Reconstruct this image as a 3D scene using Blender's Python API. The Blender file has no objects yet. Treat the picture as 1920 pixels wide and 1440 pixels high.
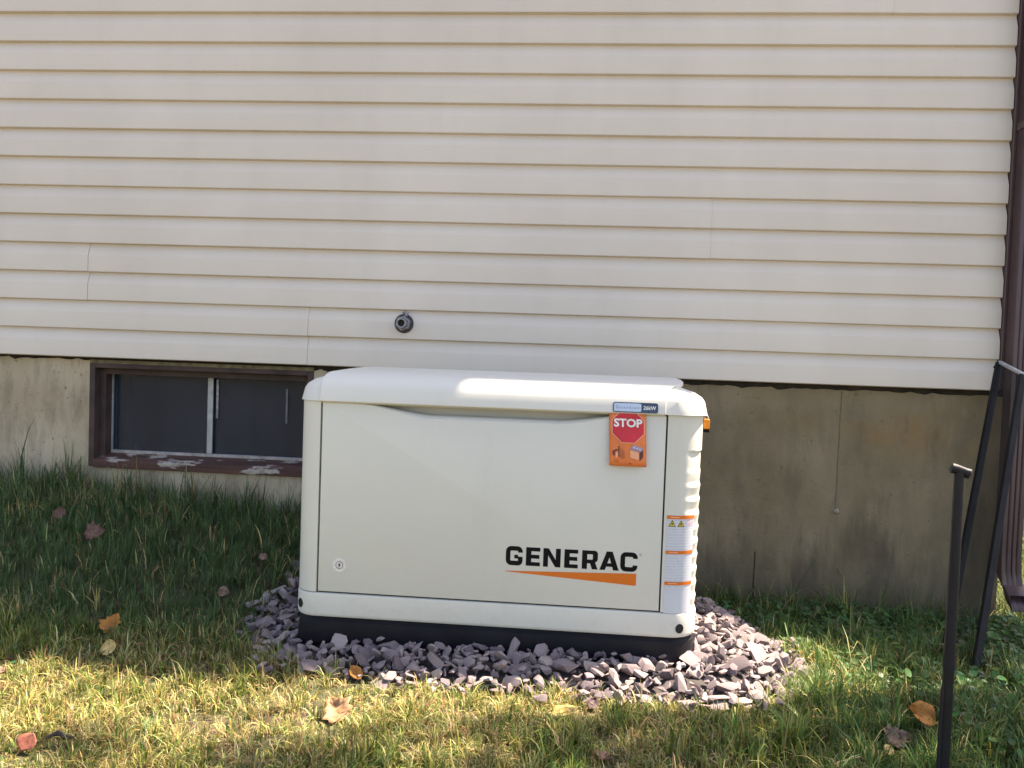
import bpy, bmesh, math, random
import numpy as np
from mathutils import Vector, Matrix, noise as mnoise
from mathutils.geometry import tessellate_polygon

random.seed(7); rng = np.random.default_rng(7)
scene = bpy.context.scene
COL = scene.collection

# ------------------------------------------------------------------ camera
cam_d = bpy.data.cameras.new('camera'); cam = bpy.data.objects.new('camera', cam_d); COL.objects.link(cam)
cam_d.sensor_width = 36.0; cam_d.lens = 28.125; cam_d.clip_start = 0.05; cam_d.clip_end = 2000
r_ = Vector((0.996213544, 0.079442298, 0.035319911)); u_ = Vector((-0.038059021, 0.033233105, 0.998722720)); w_ = Vector((-0.078167037, 0.996285342, -0.036130765))
cam.matrix_world = Matrix(((r_.x, u_.x, -w_.x, 0.0), (r_.y, u_.y, -w_.y, -3.44263), (r_.z, u_.z, -w_.z, 0.92421), (0, 0, 0, 1)))
scene.camera = cam

# ------------------------------------------------------------------ light
SUN = Vector((2.35, 1.0, 4.7)).normalized()
elev = math.asin(SUN.z); azim = math.atan2(SUN.x, SUN.y)
world = bpy.data.worlds.new('World'); scene.world = world; world.use_nodes = True
wn = world.node_tree.nodes; wl = world.node_tree.links
sky = wn.new('ShaderNodeTexSky'); sky.sky_type = 'NISHITA'; sky.sun_disc = False
sky.sun_elevation = elev; sky.sun_rotation = azim; sky.air_density = 1.0; sky.dust_density = 1.6; sky.ozone_density = 1.0
wl.new(sky.outputs[0], wn['Background'].inputs[0]); wn['Background'].inputs[1].default_value = 0.086
sl = bpy.data.lights.new('sun', 'SUN'); sl.energy = 5.0; sl.angle = math.radians(0.55); sl.color = (1.0, 0.93, 0.80)
so = bpy.data.objects.new('sun', sl); COL.objects.link(so); so.location = SUN * 30
so.rotation_euler = SUN.to_track_quat('Z', 'Y').to_euler()
vs = scene.view_settings
vs.view_transform = 'Standard'; vs.look = 'None'; vs.gamma = 1.0; vs.exposure = 2.1; vs.use_white_balance = True; vs.white_balance_temperature = 7600; vs.white_balance_tint = 15; vs.use_curve_mapping = False
scene.cycles.max_bounces = 8; scene.cycles.transparent_max_bounces = 12

# ------------------------------------------------------------------ helpers
def tag(o, label=None, cat=None, group=None, kind=None):
    if label: o['label'] = label
    if cat: o['category'] = cat
    if group: o['group'] = group
    if kind: o['kind'] = kind
    return o

def put(o, parent=None):
    COL.objects.link(o)
    if parent is not None:
        o.parent = parent
        o.matrix_parent_inverse = WM[parent.name].inverted() if parent.name in WM else Matrix.Identity(4)
    return o

WM = {}
def thing(name, loc, label, cat, group=None, kind=None):
    e = bpy.data.objects.new(name, None); e.empty_display_size = 0.1; COL.objects.link(e); e.location = loc
    WM[e.name] = Matrix.Translation(Vector(loc))
    tag(e, label, cat, group, kind); return e

def make(name, verts, faces, mat, parent=None, smooth=None, bevel=0.0, seg=2):
    me = bpy.data.meshes.new(name)
    me.from_pydata([tuple(v) for v in verts], [], [tuple(f) for f in faces]); me.validate(); me.update()
    if smooth is not None:
        me.polygons.foreach_set('use_smooth', [True] * len(me.polygons))
        me.set_sharp_from_angle(angle=math.radians(smooth))
    if mat: me.materials.append(mat)
    o = bpy.data.objects.new(name, me); put(o, parent)
    if bevel > 0:
        b = o.modifiers.new('bevel', 'BEVEL'); b.width = bevel; b.segments = seg; b.limit_method = 'ANGLE'; b.angle_limit = math.radians(35)
    return o

class MB:
    def __init__(s): s.v = []; s.f = []
    def add(s, v, f):
        n = len(s.v); s.v += [tuple(q) for q in v]; s.f += [tuple(n + i for i in q) for q in f]; return s
    def box(s, x0, x1, y0, y1, z0, z1):
        return s.add([(x0, y0, z0), (x1, y0, z0), (x1, y1, z0), (x0, y1, z0), (x0, y0, z1), (x1, y0, z1), (x1, y1, z1), (x0, y1, z1)],
                     [(0, 3, 2, 1), (4, 5, 6, 7), (0, 1, 5, 4), (1, 2, 6, 5), (2, 3, 7, 6), (3, 0, 4, 7)])
    def tube(s, path, radii, n=10, cap=True):
        path = [Vector(p) for p in path]; rings = []
        for i, p in enumerate(path):
            t = (path[min(i + 1, len(path) - 1)] - path[max(i - 1, 0)]).normalized()
            a = Vector((0, 0, 1)) if abs(t.z) < .9 else Vector((1, 0, 0))
            x = t.cross(a).normalized(); y = t.cross(x).normalized()
            rad = radii if isinstance(radii, (int, float)) else radii[i]
            rings.append([p + (x * math.cos(2 * math.pi * k / n) + y * math.sin(2 * math.pi * k / n)) * rad for k in range(n)])
        v = [q for r in rings for q in r]; f = []
        for i in range(len(path) - 1):
            for k in range(n): f.append((i * n + k, i * n + (k + 1) % n, (i + 1) * n + (k + 1) % n, (i + 1) * n + k))
        if cap: f.append(tuple(range(n - 1, -1, -1))); f.append(tuple((len(path) - 1) * n + k for k in range(n)))
        return s.add(v, f)
    def bar(s, a, b, wx, wy, up=(0, 0, 1)):
        a = Vector(a); b = Vector(b); t = (b - a).normalized(); x = t.cross(Vector(up)).normalized(); y = t.cross(x).normalized()
        v = [p + x * i * wx / 2 + y * j * wy / 2 for p in (a, b) for i, j in ((-1, -1), (1, -1), (1, 1), (-1, 1))]
        return s.add(v, [(0, 3, 2, 1), (4, 5, 6, 7), (0, 1, 5, 4), (1, 2, 6, 5), (2, 3, 7, 6), (3, 0, 4, 7)])
    def prism(s, poly, x0, x1):     # poly of (y, z) extruded along x
        n = len(poly); v = [(x0, y, z) for y, z in poly] + [(x1, y, z) for y, z in poly]
        f = [(i, (i + 1) % n, n + (i + 1) % n, n + i) for i in range(n)] + [tuple(range(n - 1, -1, -1)), tuple(range(n, 2 * n))]
        return s.add(v, f)
    def flat(s, loops, y):          # loops of (x, z), first outer, others holes; facing -Y at depth y
        pts = [p for l in loops for p in l]
        tri = tessellate_polygon([[Vector((p[0], p[1], 0)) for p in l] for l in loops])
        out = []
        for t in tri:
            a, b, c = [pts[i] for i in t]
            ar = (b[0] - a[0]) * (c[1] - a[1]) - (b[1] - a[1]) * (c[0] - a[0])
            out.append(t if ar > 0 else (t[0], t[2], t[1]))
        return s.add([(p[0], y, p[1]) for p in pts], out)
    def build(s, name, mat, parent=None, **k): return make(name, s.v, s.f, mat, parent, **k)

def hashn(ix, iy, seed):
    n = (ix.astype(np.int64) * 374761393 + iy.astype(np.int64) * 668265263 + seed * 1442695041) & 0xffffffff
    n = ((n ^ (n >> 13)) * 1274126177) & 0xffffffff
    return ((n ^ (n >> 16)) & 0xffff) / 65535.0
def vnoise(x, y, sc, seed=0):
    x = np.asarray(x, float) * sc; y = np.asarray(y, float) * sc
    ix = np.floor(x); iy = np.floor(y); fx = x - ix; fy = y - iy; fx = fx * fx * (3 - 2 * fx); fy = fy * fy * (3 - 2 * fy)
    a = hashn(ix, iy, seed); b = hashn(ix + 1, iy, seed); c = hashn(ix, iy + 1, seed); d = hashn(ix + 1, iy + 1, seed)
    return (a * (1 - fx) + b * fx) * (1 - fy) + (c * (1 - fx) + d * fx) * fy
def fbm(x, y, sc, seed=0): return .55 * vnoise(x, y, sc, seed) + .3 * vnoise(x, y, sc * 2.1, seed + 5) + .15 * vnoise(x, y, sc * 4.3, seed + 9)
def sstep(a, b, x): t = np.clip((x - a) / (b - a), 0, 1); return t * t * (3 - 2 * t)

# ------------------------------------------------------------------ materials
class NT:
    def __init__(s, name):
        s.m = bpy.data.materials.new(name); s.m.use_nodes = True; s.n = s.m.node_tree.nodes; s.l = s.m.node_tree.links
        s.b = s.n['Principled BSDF']; s.out = s.n['Material Output']; s.tc = s.n.new('ShaderNodeTexCoord')
    def coord(s, scale=(1, 1, 1)):
        mp = s.n.new('ShaderNodeMapping'); mp.inputs['Scale'].default_value = scale; s.l.new(s.tc.outputs['Object'], mp.inputs[0]); return mp.outputs[0]
    def noise(s, scale, detail=3, rough=.55, vec=None):
        t = s.n.new('ShaderNodeTexNoise'); t.inputs['Scale'].default_value = scale; t.inputs['Detail'].default_value = detail; t.inputs['Roughness'].default_value = rough
        s.l.new(vec if vec is not None else s.tc.outputs['Object'], t.inputs['Vector']); return t.outputs['Fac']
    def ramp(s, fac, stops):
        r = s.n.new('ShaderNodeValToRGB'); e = r.color_ramp.elements
        while len(e) < len(stops): e.new(0.5)
        for q, (p, c) in zip(e, stops):
            q.position = p; q.color = (c, c, c, 1) if isinstance(c, (int, float)) else (*c, 1)
        s.l.new(fac, r.inputs[0]); return r.outputs[0]
    def mix(s, fac, a, b, mode='MIX'):
        m = s.n.new('ShaderNodeMix'); m.data_type = 'RGBA'; m.blend_type = mode
        for sock, v in ((m.inputs[0], fac), (m.inputs[6], a), (m.inputs[7], b)):
            if isinstance(v, (int, float)): sock.default_value = v
            elif isinstance(v, tuple): sock.default_value = (*v, 1)
            else: s.l.new(v, sock)
        return m.outputs[2]
    def math(s, op, a, b=None):
        m = s.n.new('ShaderNodeMath'); m.operation = op
        for i, v in enumerate((a, b)):
            if v is None: continue
            if isinstance(v, (int, float)): m.inputs[i].default_value = v
            else: s.l.new(v, m.inputs[i])
        return m.outputs[0]
    def sep(s):
        x = s.n.new('ShaderNodeSeparateXYZ'); s.l.new(s.tc.outputs['Object'], x.inputs[0]); return x.outputs
    def color(s, v):
        if isinstance(v, tuple): s.b.inputs['Base Color'].default_value = (*v, 1)
        else: s.l.new(v, s.b.inputs['Base Color'])
    def rough(s, v):
        if isinstance(v, (int, float)): s.b.inputs['Roughness'].default_value = v
        else: s.l.new(v, s.b.inputs['Roughness'])
    def bump(s, h, strength=.3, dist=.01):
        b = s.n.new('ShaderNodeBump'); b.inputs['Strength'].default_value = strength; b.inputs['Distance'].default_value = dist
        s.l.new(h, b.inputs['Height']); s.l.new(b.outputs[0], s.b.inputs['Normal'])

def simple(name, c, rough=.5, var=.12, scale=15, bump=0, metal=0, spec=None, vec=None):
    t = NT(name); f = t.noise(scale, 4)
    lo = tuple(q * (1 - var) for q in c); hi = tuple(min(1, q * (1 + var)) for q in c)
    t.color(t.ramp(f, [(.3, lo), (.7, hi)])); t.rough(t.ramp(t.noise(scale * .6, 3), [(.3, max(0, rough - .07)), (.7, min(1, rough + .07))]))
    t.b.inputs['Metallic'].default_value = metal
    if spec is not None: t.b.inputs['Specular IOR Level'].default_value = spec
    if bump: t.bump(t.noise(scale * 3, 4), bump, .004)
    return t.m

# siding: cream vinyl, embossed grain, faint grime streaks
def siding_mat():
    t = NT('cream_vinyl')
    big = t.noise(1.1, 5, .6); streak = t.noise(6, 4, .6, t.coord((1, 1, .18)))
    c = t.ramp(big, [(.3, (.63, .562, .485)), (.7, (.715, .645, .565))])
    c = t.mix(t.ramp(streak, [(.5, 0.0), (.85, .22)]), c, (.50, .45, .37))
    speck = t.noise(140, 2); c = t.mix(t.ramp(speck, [(.70, 0.0), (.8, .3)]), c, (.35, .31, .25))
    t.color(c); t.rough(.42)
    h = t.math('ADD', t.math('MULTIPLY', t.noise(2.2, 2, .5, t.coord((1, 1, 2.5))), 1.0), t.math('MULTIPLY', t.noise(60, 3, .6, t.coord((.12, 1, 1.6))), .035))
    t.bump(h, .35, .012)
    return t.m
M_siding = siding_mat()
def joint_mat():
    t = NT('siding_seam_shadow'); t.color(t.ramp(t.noise(9, 4), [(.3, (.36, .31, .25)), (.7, (.46, .40, .33))])); t.rough(.9); return t.m  # shadow line of the overlap, painted as a darker beige

M_joint = joint_mat()
def foundation_mat():
    t = NT('stained_concrete'); x = t.sep()
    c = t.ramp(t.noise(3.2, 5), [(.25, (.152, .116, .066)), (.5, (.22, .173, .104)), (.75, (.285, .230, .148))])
    left = t.math('LESS_THAN', x['X'], -.3)  # right part's base colour is darker, with its shade painted in
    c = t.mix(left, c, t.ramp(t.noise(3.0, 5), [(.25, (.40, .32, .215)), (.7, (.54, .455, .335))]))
    # rusty band below the sill
    zz = t.n.new('ShaderNodeMapRange'); zz.interpolation_type = 'SMOOTHSTEP'; zz.inputs[1].default_value = .48; zz.inputs[2].default_value = .66; t.l.new(x['Z'], zz.inputs[0])
    z2 = t.n.new('ShaderNodeMapRange'); z2.interpolation_type = 'SMOOTHSTEP'; z2.inputs[1].default_value = .82; z2.inputs[2].default_value = .68; t.l.new(x['Z'], z2.inputs[0])
    band = t.math('MULTIPLY', t.math('MULTIPLY', zz.outputs[0], z2.outputs[0]), t.ramp(t.noise(2.3, 4, .6, t.coord((1, 1, 1.2))), [(.45, 0.0), (.62, .75)]))
    c = t.mix(t.math('MULTIPLY', band, t.math('SUBTRACT', 1.0, t.math('MULTIPLY', left, .72))), c, (.25, .155, .066))
    # dark damp stains rising from the soil with vertical streaks
    st = t.noise(7, 9, .68, t.coord((1, 1, .16)))
    lim = t.math('ADD', t.math('MULTIPLY', st, 1.35), -.53)
    damp = t.math('SUBTRACT', lim, x['Z']); mr = t.n.new('ShaderNodeMapRange'); mr.interpolation_type = 'SMOOTHSTEP'; mr.inputs[1].default_value = -.16; mr.inputs[2].default_value = .14; mr.inputs[4].default_value = .75
    t.l.new(damp, mr.inputs[0]); c = t.mix(t.math('MULTIPLY', t.math('MULTIPLY', mr.outputs[0], t.ramp(t.noise(5.5, 7, .65, t.coord((1.6, 1, .5))), [(.32, .25), (.62, 1.0)])), t.math('SUBTRACT', 1.0, left)), c, (.070, .056, .040))
    c = t.mix(t.ramp(t.noise(12, 5, .7, t.coord((1, 1, .25))), [(.48, 0.0), (.72, .5)]), c, (.10, .084, .06))
    c = t.mix(t.ramp(t.noise(45, 3), [(.66, 0.0), (.74, .6)]), c, (.12, .10, .08))
    t.color(c); t.rough(.92)
    pit = t.ramp(t.noise(55, 2), [(.70, 0.0), (.75, 1.0)]); c = t.mix(t.math('MULTIPLY', pit, .5), c, (.09, .072, .05)); t.color(c)
    t.bump(t.math('SUBTRACT', t.math('ADD', t.noise(9, 6), t.math('MULTIPLY', t.noise(90, 4), .3)), t.math('MULTIPLY', pit, .5)), .6, .01)
    return t.m
M_found = foundation_mat()

def peel_mat():
    t = NT('peeling_brown_paint'); grain = t.noise(20, 5, .6, t.coord((.12, 1, 1)))
    c = t.ramp(grain, [(.3, (.05, .022, .017)), (.7, (.125, .055, .044))])
    peel = t.ramp(t.noise(9, 5, .65, t.coord((.5, 1, 1.6))), [(.54, 0.0), (.58, 1.0)])
    c = t.mix(peel, c, t.ramp(t.noise(40, 3), [(.3, (.28, .22, .18)), (.7, (.50, .46, .42))]))
    t.color(c); t.rough(.75); t.bump(t.math('ADD', peel, t.math('MULTIPLY', grain, .5)), .5, .003); return t.m
M_peel = peel_mat()
M_brownwood = simple('dark_brown_frame_paint', (.055, .034, .030), .7, .35, 12, .3)
M_sillwood = simple('weathered_dark_sill', (.03, .024, .018), .95, .5, 18, .8)
M_brownmetal = simple('brown_painted_aluminium', (.085, .050, .050), .38, .12, 8, .05)
M_alu = simple('oxidised_aluminium', (.40, .40, .41), .55, .22, 30, .1, metal=.3)
M_dirtywhite = simple('dirty_white_track', (.34, .315, .30), .65, .35, 25, .1)
M_roof = simple('roof_shingle_grey', (.06, .055, .05), .9, .4, 30, .5)
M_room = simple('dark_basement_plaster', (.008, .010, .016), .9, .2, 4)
M_black_iron = simple('black_painted_steel', (.008, .008, .013), .5, .3, 30, .15, spec=.3)
M_screenframe = simple('black_frame_paint', (.006, .006, .007), .6, .3, 20, .1, spec=.25)

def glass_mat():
    t = NT('dusty_sky_tint_glass')
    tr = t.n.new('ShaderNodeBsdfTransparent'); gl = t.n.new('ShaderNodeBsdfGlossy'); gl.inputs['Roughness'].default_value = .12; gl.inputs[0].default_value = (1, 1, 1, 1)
    df = t.n.new('ShaderNodeBsdfDiffuse'); t.l.new(t.ramp(t.noise(6, 5, .6, t.coord((1, 1, .4))), [(.3, (.026, .042, .070)), (.75, (.06, .085, .125))]), df.inputs[0])  # dust film, with the blue of reflected sky painted into its colour
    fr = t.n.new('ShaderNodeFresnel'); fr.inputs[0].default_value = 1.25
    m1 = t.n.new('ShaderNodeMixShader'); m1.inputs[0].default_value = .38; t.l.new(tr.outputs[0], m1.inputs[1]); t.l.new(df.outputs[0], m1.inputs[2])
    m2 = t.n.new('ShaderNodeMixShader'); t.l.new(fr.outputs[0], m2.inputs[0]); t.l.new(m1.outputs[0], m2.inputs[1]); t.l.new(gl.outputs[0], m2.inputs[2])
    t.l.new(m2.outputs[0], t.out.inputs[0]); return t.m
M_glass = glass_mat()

def mesh_mat():
    t = NT('dark_screen_mesh')
    tr = t.n.new('ShaderNodeBsdfTransparent'); df = t.n.new('ShaderNodeBsdfDiffuse'); df.inputs[0].default_value = (.03, .03, .03, 1)
    m = t.n.new('ShaderNodeMixShader'); t.l.new(t.ramp(t.noise(5, 3), [(.3, .38), (.7, .52)]), m.inputs[0]); t.l.new(tr.outputs[0], m.inputs[1]); t.l.new(df.outputs[0], m.inputs[2])
    t.l.new(m.outputs[0], t.out.inputs[0]); return t.m
M_mesh = mesh_mat()

# generator finishes
def enamel(name, c):
    t = NT(name); k = t.ramp(t.noise(1.6, 3), [(.3, tuple(q * .96 for q in c)), (.7, tuple(min(1, q * 1.02) for q in c))])
    x = t.sep(); mr = t.n.new('ShaderNodeMapRange'); mr.inputs[1].default_value = .36; mr.inputs[2].default_value = .10; mr.inputs[4].default_value = 1.0; t.l.new(x['Z'], mr.inputs[0])
    spl = t.ramp(t.noise(34, 6, .7), [(.5, 0.0), (.75, .22)])
    k = t.mix(t.math('MULTIPLY', t.math('POWER', mr.outputs[0], 2.0), spl), k, (.33, .27, .20))
    k = t.mix(t.ramp(t.noise(5, 5, .65, t.coord((1, 1, .22))), [(.55, 0.0), (.85, .16)]), k, (.42, .38, .31))
    t.color(k); t.rough(t.ramp(t.noise(7, 4), [(.3, .40), (.7, .54)])); t.b.inputs['Specular IOR Level'].default_value = .42
    t.bump(t.math('ADD', t.math('MULTIPLY', t.noise(420, 2), .06), t.noise(2.2, 2)), .12, .008); return t.m
M_cream = enamel('bisque_powder_coat', (.66, .65, .59))
M_lid = enamel('bisque_lid_powder_coat', (.68, .67, .62))
def pad_mat():
    t = NT('black_composite_pad'); c = t.ramp(t.noise(14, 4), [(.3, (.005, .005, .009)), (.7, (.011, .011, .016))])
    c = t.mix(t.ramp(t.noise(22, 5, .7, t.coord((.4, 1, 2))), [(.6, 0.0), (.85, .25)]), c, (.10, .085, .08)); t.b.inputs['Specular IOR Level'].default_value = .3; t.color(c); t.rough(.6); t.bump(t.noise(120, 3), .2, .002); return t.m
M_pad = pad_mat()
M_dark = simple('dark_gap', (.010, .010, .010), .8, .2, 10)
M_inkblack = simple('black_decal', (.005, .005, .006), .6, .1, 10, spec=.15)
M_inkorange = simple('orange_decal', (.72, .16, .012), .45, .08, 10)
M_navy = simple('navy_badge', (.035, .055, .11), .3, .2, 40)
M_badgeblue = simple('pale_blue_badge', (.50, .60, .78), .3, .06, 20)
M_badgeink = simple('grey_blue_badge_ink', (.20, .25, .36), .4, .1, 40)
M_white = simple('white_print', (.80, .80, .80), .5, .05, 30)
M_tagorange = simple('orange_card', (.80, .20, .055), .5, .12, 18)
M_tagred = simple('red_print', (.62, .018, .045), .45, .1, 18)
M_tagpink = simple('pale_orange_line', (.90, .42, .24), .5, .08, 18)
M_tagdark = simple('dark_brown_print', (.13, .035, .03), .5, .3, 40)
M_taglilac = simple('lilac_grey_print', (.38, .27, .36), .5, .25, 60)
M_yellow = simple('yellow_print', (.72, .55, .04), .5, .1, 20)
M_pinkprint = simple('pink_print', (.70, .42, .50), .5, .25, 90)
M_lockorange = simple('orange_padlock', (.75, .24, .02), .35, .1, 30)
M_steel = simple('bright_steel', (.55, .55, .55), .3, .1, 30, metal=.9)
M_galv = simple('galvanised_fitting', (.26, .26, .27), .45, .3, 60, .2, metal=.5)
def sticker_mat():
    t = NT('white_sticker_small_print')
    x = t.sep(); ln = t.math('FRACT', t.math('MULTIPLY', x['Z'], 118.0)); row = t.math('LESS_THAN', ln, .42)
    txt = t.math('MULTIPLY', row, t.ramp(t.noise(1.0, 2, .6, t.coord((520, 520, 70))), [(.42, 0.0), (.52, 1.0)]))
    gap = t.ramp(t.noise(16, 1, .5, t.coord((.1, .1, 1))), [(.42, 0.0), (.5, 1.0)])
    t.color(t.mix(t.math('MULTIPLY', t.math('MULTIPLY', txt, gap), .28), (.60, .62, .68), (.22, .23, .27))); t.rough(.4); return t.m
M_sticker = sticker_mat()

def slate_mat(island):
    t = NT('slate_gravel_heap' if island else 'slate_gravel_stone')
    if island: g = t.n.new('ShaderNodeNewGeometry'); rnd = g.outputs['Random Per Island']
    else: g = t.n.new('ShaderNodeObjectInfo'); rnd = g.outputs['Random']
    c = t.ramp(rnd, [(0, (.13, .10, .115)), (.3, (.22, .172, .188)), (.65, (.305, .245, .252)), (.88, (.38, .30, .29)), (1, (.44, .37, .355))])
    c = t.mix(t.ramp(t.noise(30, 5, .65), [(.3, 0.0), (.75, .55)]), c, (.12, .10, .105))
    c = t.mix(t.ramp(t.noise(70, 3), [(.62, 0.0), (.75, .5)]), c, (.42, .37, .35))
    t.color(c); t.rough(.8); t.bump(t.noise(60, 5, .65), .5, .004); return t.m
M_slate = slate_mat(False); M_slate_heap = slate_mat(True)

def soil_mat():
    t = NT('soil_and_thatch')
    c = t.ramp(t.noise(22, 6, .65), [(.25, (.025, .019, .012)), (.5, (.060, .044, .026)), (.72, (.13, .095, .05))])
    c = t.mix(t.ramp(t.noise(2.2, 4), [(.4, 0.0), (.62, .7)]), c, t.ramp(t.noise(40, 4), [(.3, (.03, .05, .016)), (.7, (.07, .10, .03))]))
    geo = t.n.new('ShaderNodeNewGeometry'); ln = t.n.new('ShaderNodeVectorMath'); ln.operation = 'LENGTH'; t.l.new(geo.outputs['Position'], ln.inputs[0])
    c = t.mix(t.ramp(t.math('DIVIDE', ln.outputs['Value'], 10.0), [(.33, 0.0), (.48, 1.0)]), c, t.ramp(t.noise(3, 5), [(.3, (.075, .062, .036)), (.7, (.115, .092, .052))]))
    t.color(c); t.rough(.95); t.bump(t.noise(60, 5), .8, .01); return t.m
M_soil = soil_mat()

def blade_mat(name, trans=.35, rough=.55):
    t = NT(name); a = t.n.new('ShaderNodeAttribute'); a.attribute_name = 'col'
    t.l.new(a.outputs['Color'], t.b.inputs['Base Color']); t.b.inputs['Roughness'].default_value = rough; t.b.inputs['Specular IOR Level'].default_value = .35
    tl = t.n.new('ShaderNodeBsdfTranslucent'); t.l.new(a.outputs['Color'], tl.inputs[0])
    m = t.n.new('ShaderNodeMixShader'); m.inputs[0].default_value = trans; t.l.new(t.b.outputs[0], m.inputs[1]); t.l.new(tl.outputs[0], m.inputs[2]); t.l.new(m.outputs[0], t.out.inputs[0]); return t.m
M_grass = blade_mat('grass_blades'); M_cover = blade_mat('ground_cover_leaves', .3, .45)

def leaf_mat(name, c, c2):
    t = NT(name); f = t.noise(45, 5, .65); k = t.ramp(f, [(.3, tuple(q * .7 for q in c)), (.5, c), (.72, c2)])
    k = t.mix(t.ramp(t.noise(110, 4), [(.52, 0.0), (.68, .75)]), k, tuple(q * .35 for q in c)); t.color(k); t.rough(.6)
    tl = t.n.new('ShaderNodeBsdfTranslucent'); t.l.new(k, tl.inputs[0]); m = t.n.new('ShaderNodeMixShader'); m.inputs[0].default_value = .25
    t.l.new(t.b.outputs[0], m.inputs[1]); t.l.new(tl.outputs[0], m.inputs[2]); t.l.new(m.outputs[0], t.out.inputs[0]); return t.m

# ------------------------------------------------------------------ ground
WX = [-4, -2.6, -1.9, -1.2, -.6, 0, .6, 1.0, 1.8, 3]; WZ = [.26, .24, .215, .145, .075, -.02, -.14, -.175, -.195, -.2]
FX = [-3, -2, -1, 0, .6, 1.5, 3]; FZ = [.05, .03, 0, 0, -.02, -.06, -.1]
def sm(x, xs, zs): return (np.interp(x - .18, xs, zs) + np.interp(x, xs, zs) * 2 + np.interp(x + .18, xs, zs)) / 4
def G0(x, y):
    t = np.clip(-y / 1.05, 0, 1); t = t * t * (3 - 2 * t)
    return sm(x, WX, WZ) * (1 - t) + sm(x, FX, FZ) * t + np.minimum(0, y + 1.3) * .03
def G(x, y):
    x = np.asarray(x, float); y = np.asarray(y, float)
    near = np.exp(-np.maximum(0, np.hypot(x, y + 1) - 4) / 6)
    return (G0(x, y) + (fbm(x, y, 2.6, 3) - .5) * .035 + (fbm(x, y, 9, 4) - .5) * .016) * near - .15 * (1 - near)
def axis(a, b, step, far):
    mid = np.arange(a, b + 1e-6, step); out = [step * 1.0]; 
    k = []; d = step; p = 0
    while p < far: d *= 1.35; p += d; k.append(p)
    k = np.array(k); return np.concatenate([a - k[::-1], mid, b + k])
gx = axis(-4, 4.2, .045, 420); gy = axis(-4, 4.2, .045, 420)
XX, YY = np.meshgrid(gx, gy); ZZ = G(XX, YY)
nx, ny = len(gx), len(gy)
idx = np.arange(nx * ny).reshape(ny, nx)
q = np.stack([idx[:-1, :-1], idx[:-1, 1:], idx[1:, 1:], idx[1:, :-1]], -1).reshape(-1, 4)
def fast_mesh(name, V, loops, starts, mat, cols=None, smooth=True):
    me = bpy.data.meshes.new(name); me.vertices.add(len(V)); me.vertices.foreach_set('co', V.astype(np.float32).ravel())
    me.loops.add(len(loops)); me.loops.foreach_set('vertex_index', loops.astype(np.int32))
    me.polygons.add(len(starts)); me.polygons.foreach_set('loop_start', starts.astype(np.int32))
    me.polygons.foreach_set('use_smooth', np.full(len(starts), smooth))
    if cols is not None:
        a = me.attributes.new('col', 'FLOAT_COLOR', 'POINT'); a.data.foreach_set('color', np.concatenate([cols, np.ones((len(cols), 1))], 1).astype(np.float32).ravel())
    me.update(calc_edges=True); me.validate(); me.materials.append(mat); return me
gm = fast_mesh('ground', np.stack([XX.ravel(), YY.ravel(), ZZ.ravel()], 1), q.ravel(), np.arange(len(q)) * 4, M_soil)
ground = bpy.data.objects.new('ground', gm); put(ground); tag(ground, kind='structure')

# ------------------------------------------------------------------ house
XL, XR = -6.0, 1.728          # siding ends
SB = 0.85; CH = 0.127         # bottom of siding, course height
house = thing('house', (-2.1, 3.5, 0), 'house wall of cream lap siding above a stained concrete foundation with basement window', 'house')
wall = MB().box(XL, 1.80, .046, .14, SB + .02, 5.3).build('wall', simple('sheathing_board', (.12, .10, .08), .9), house)
PROF = [(.012, -.003), (.0, -.003), (-.0142, .0), (-.0155, .0022), (-.0148, .071), (-.0138, .076), (.0, .116), (.0015, .119), (.0015, .1285), (.012, .1285)]
def board(x0, x1, k, lift=0.0):
    j = random.uniform(-.0009, .0009); z = SB + k * CH
    nseg = max(2, int((x1 - x0) / .35)); xs = [x0 + (x1 - x0) * i / nseg for i in range(nseg + 1)]
    v = []; f = []; n = len(PROF)
    for x in xs:
        wob = (mnoise.noise(Vector((x * 1.3, k * 3.7, 0))) * .0014)
        for (y, dz) in PROF:
            v.append((x, y - lift + (wob if y < 0 else 0), z + dz + j + wob * .6))
    for i in range(nseg):
        for a in range(n - 1): f.append((i * n + a, (i + 1) * n + a, (i + 1) * n + a + 1, i * n + a + 1))
        f.append((i * n + n - 1, (i + 1) * n + n - 1, (i + 1) * n, i * n))
    f.append(tuple(range(n - 1, -1, -1))); f.append(tuple(nseg * n + a for a in range(n)))
    return make('siding_board', v, [tuple(reversed(q)) for q in f], M_siding, wall, smooth=25)
SEAM = {0: -1.186, 1: -1.186, 2: -2.199, 3: -2.199, 4: .533, 5: .533, 6: -3.4, 7: -3.4, 12: 1.227, 13: 1.227, 8: -2.9, 9: -2.9, 10: -4.1, 11: -4.1}
for k in range(35):
    s = SEAM.get(k)
    if s is None: board(XL, XR, k)
    else:
        board(XL, s + .012, k, .0022); board(s, XR, k); board(s + .0122, s + .0131, k, .0012).data.materials[0] = M_joint
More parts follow.
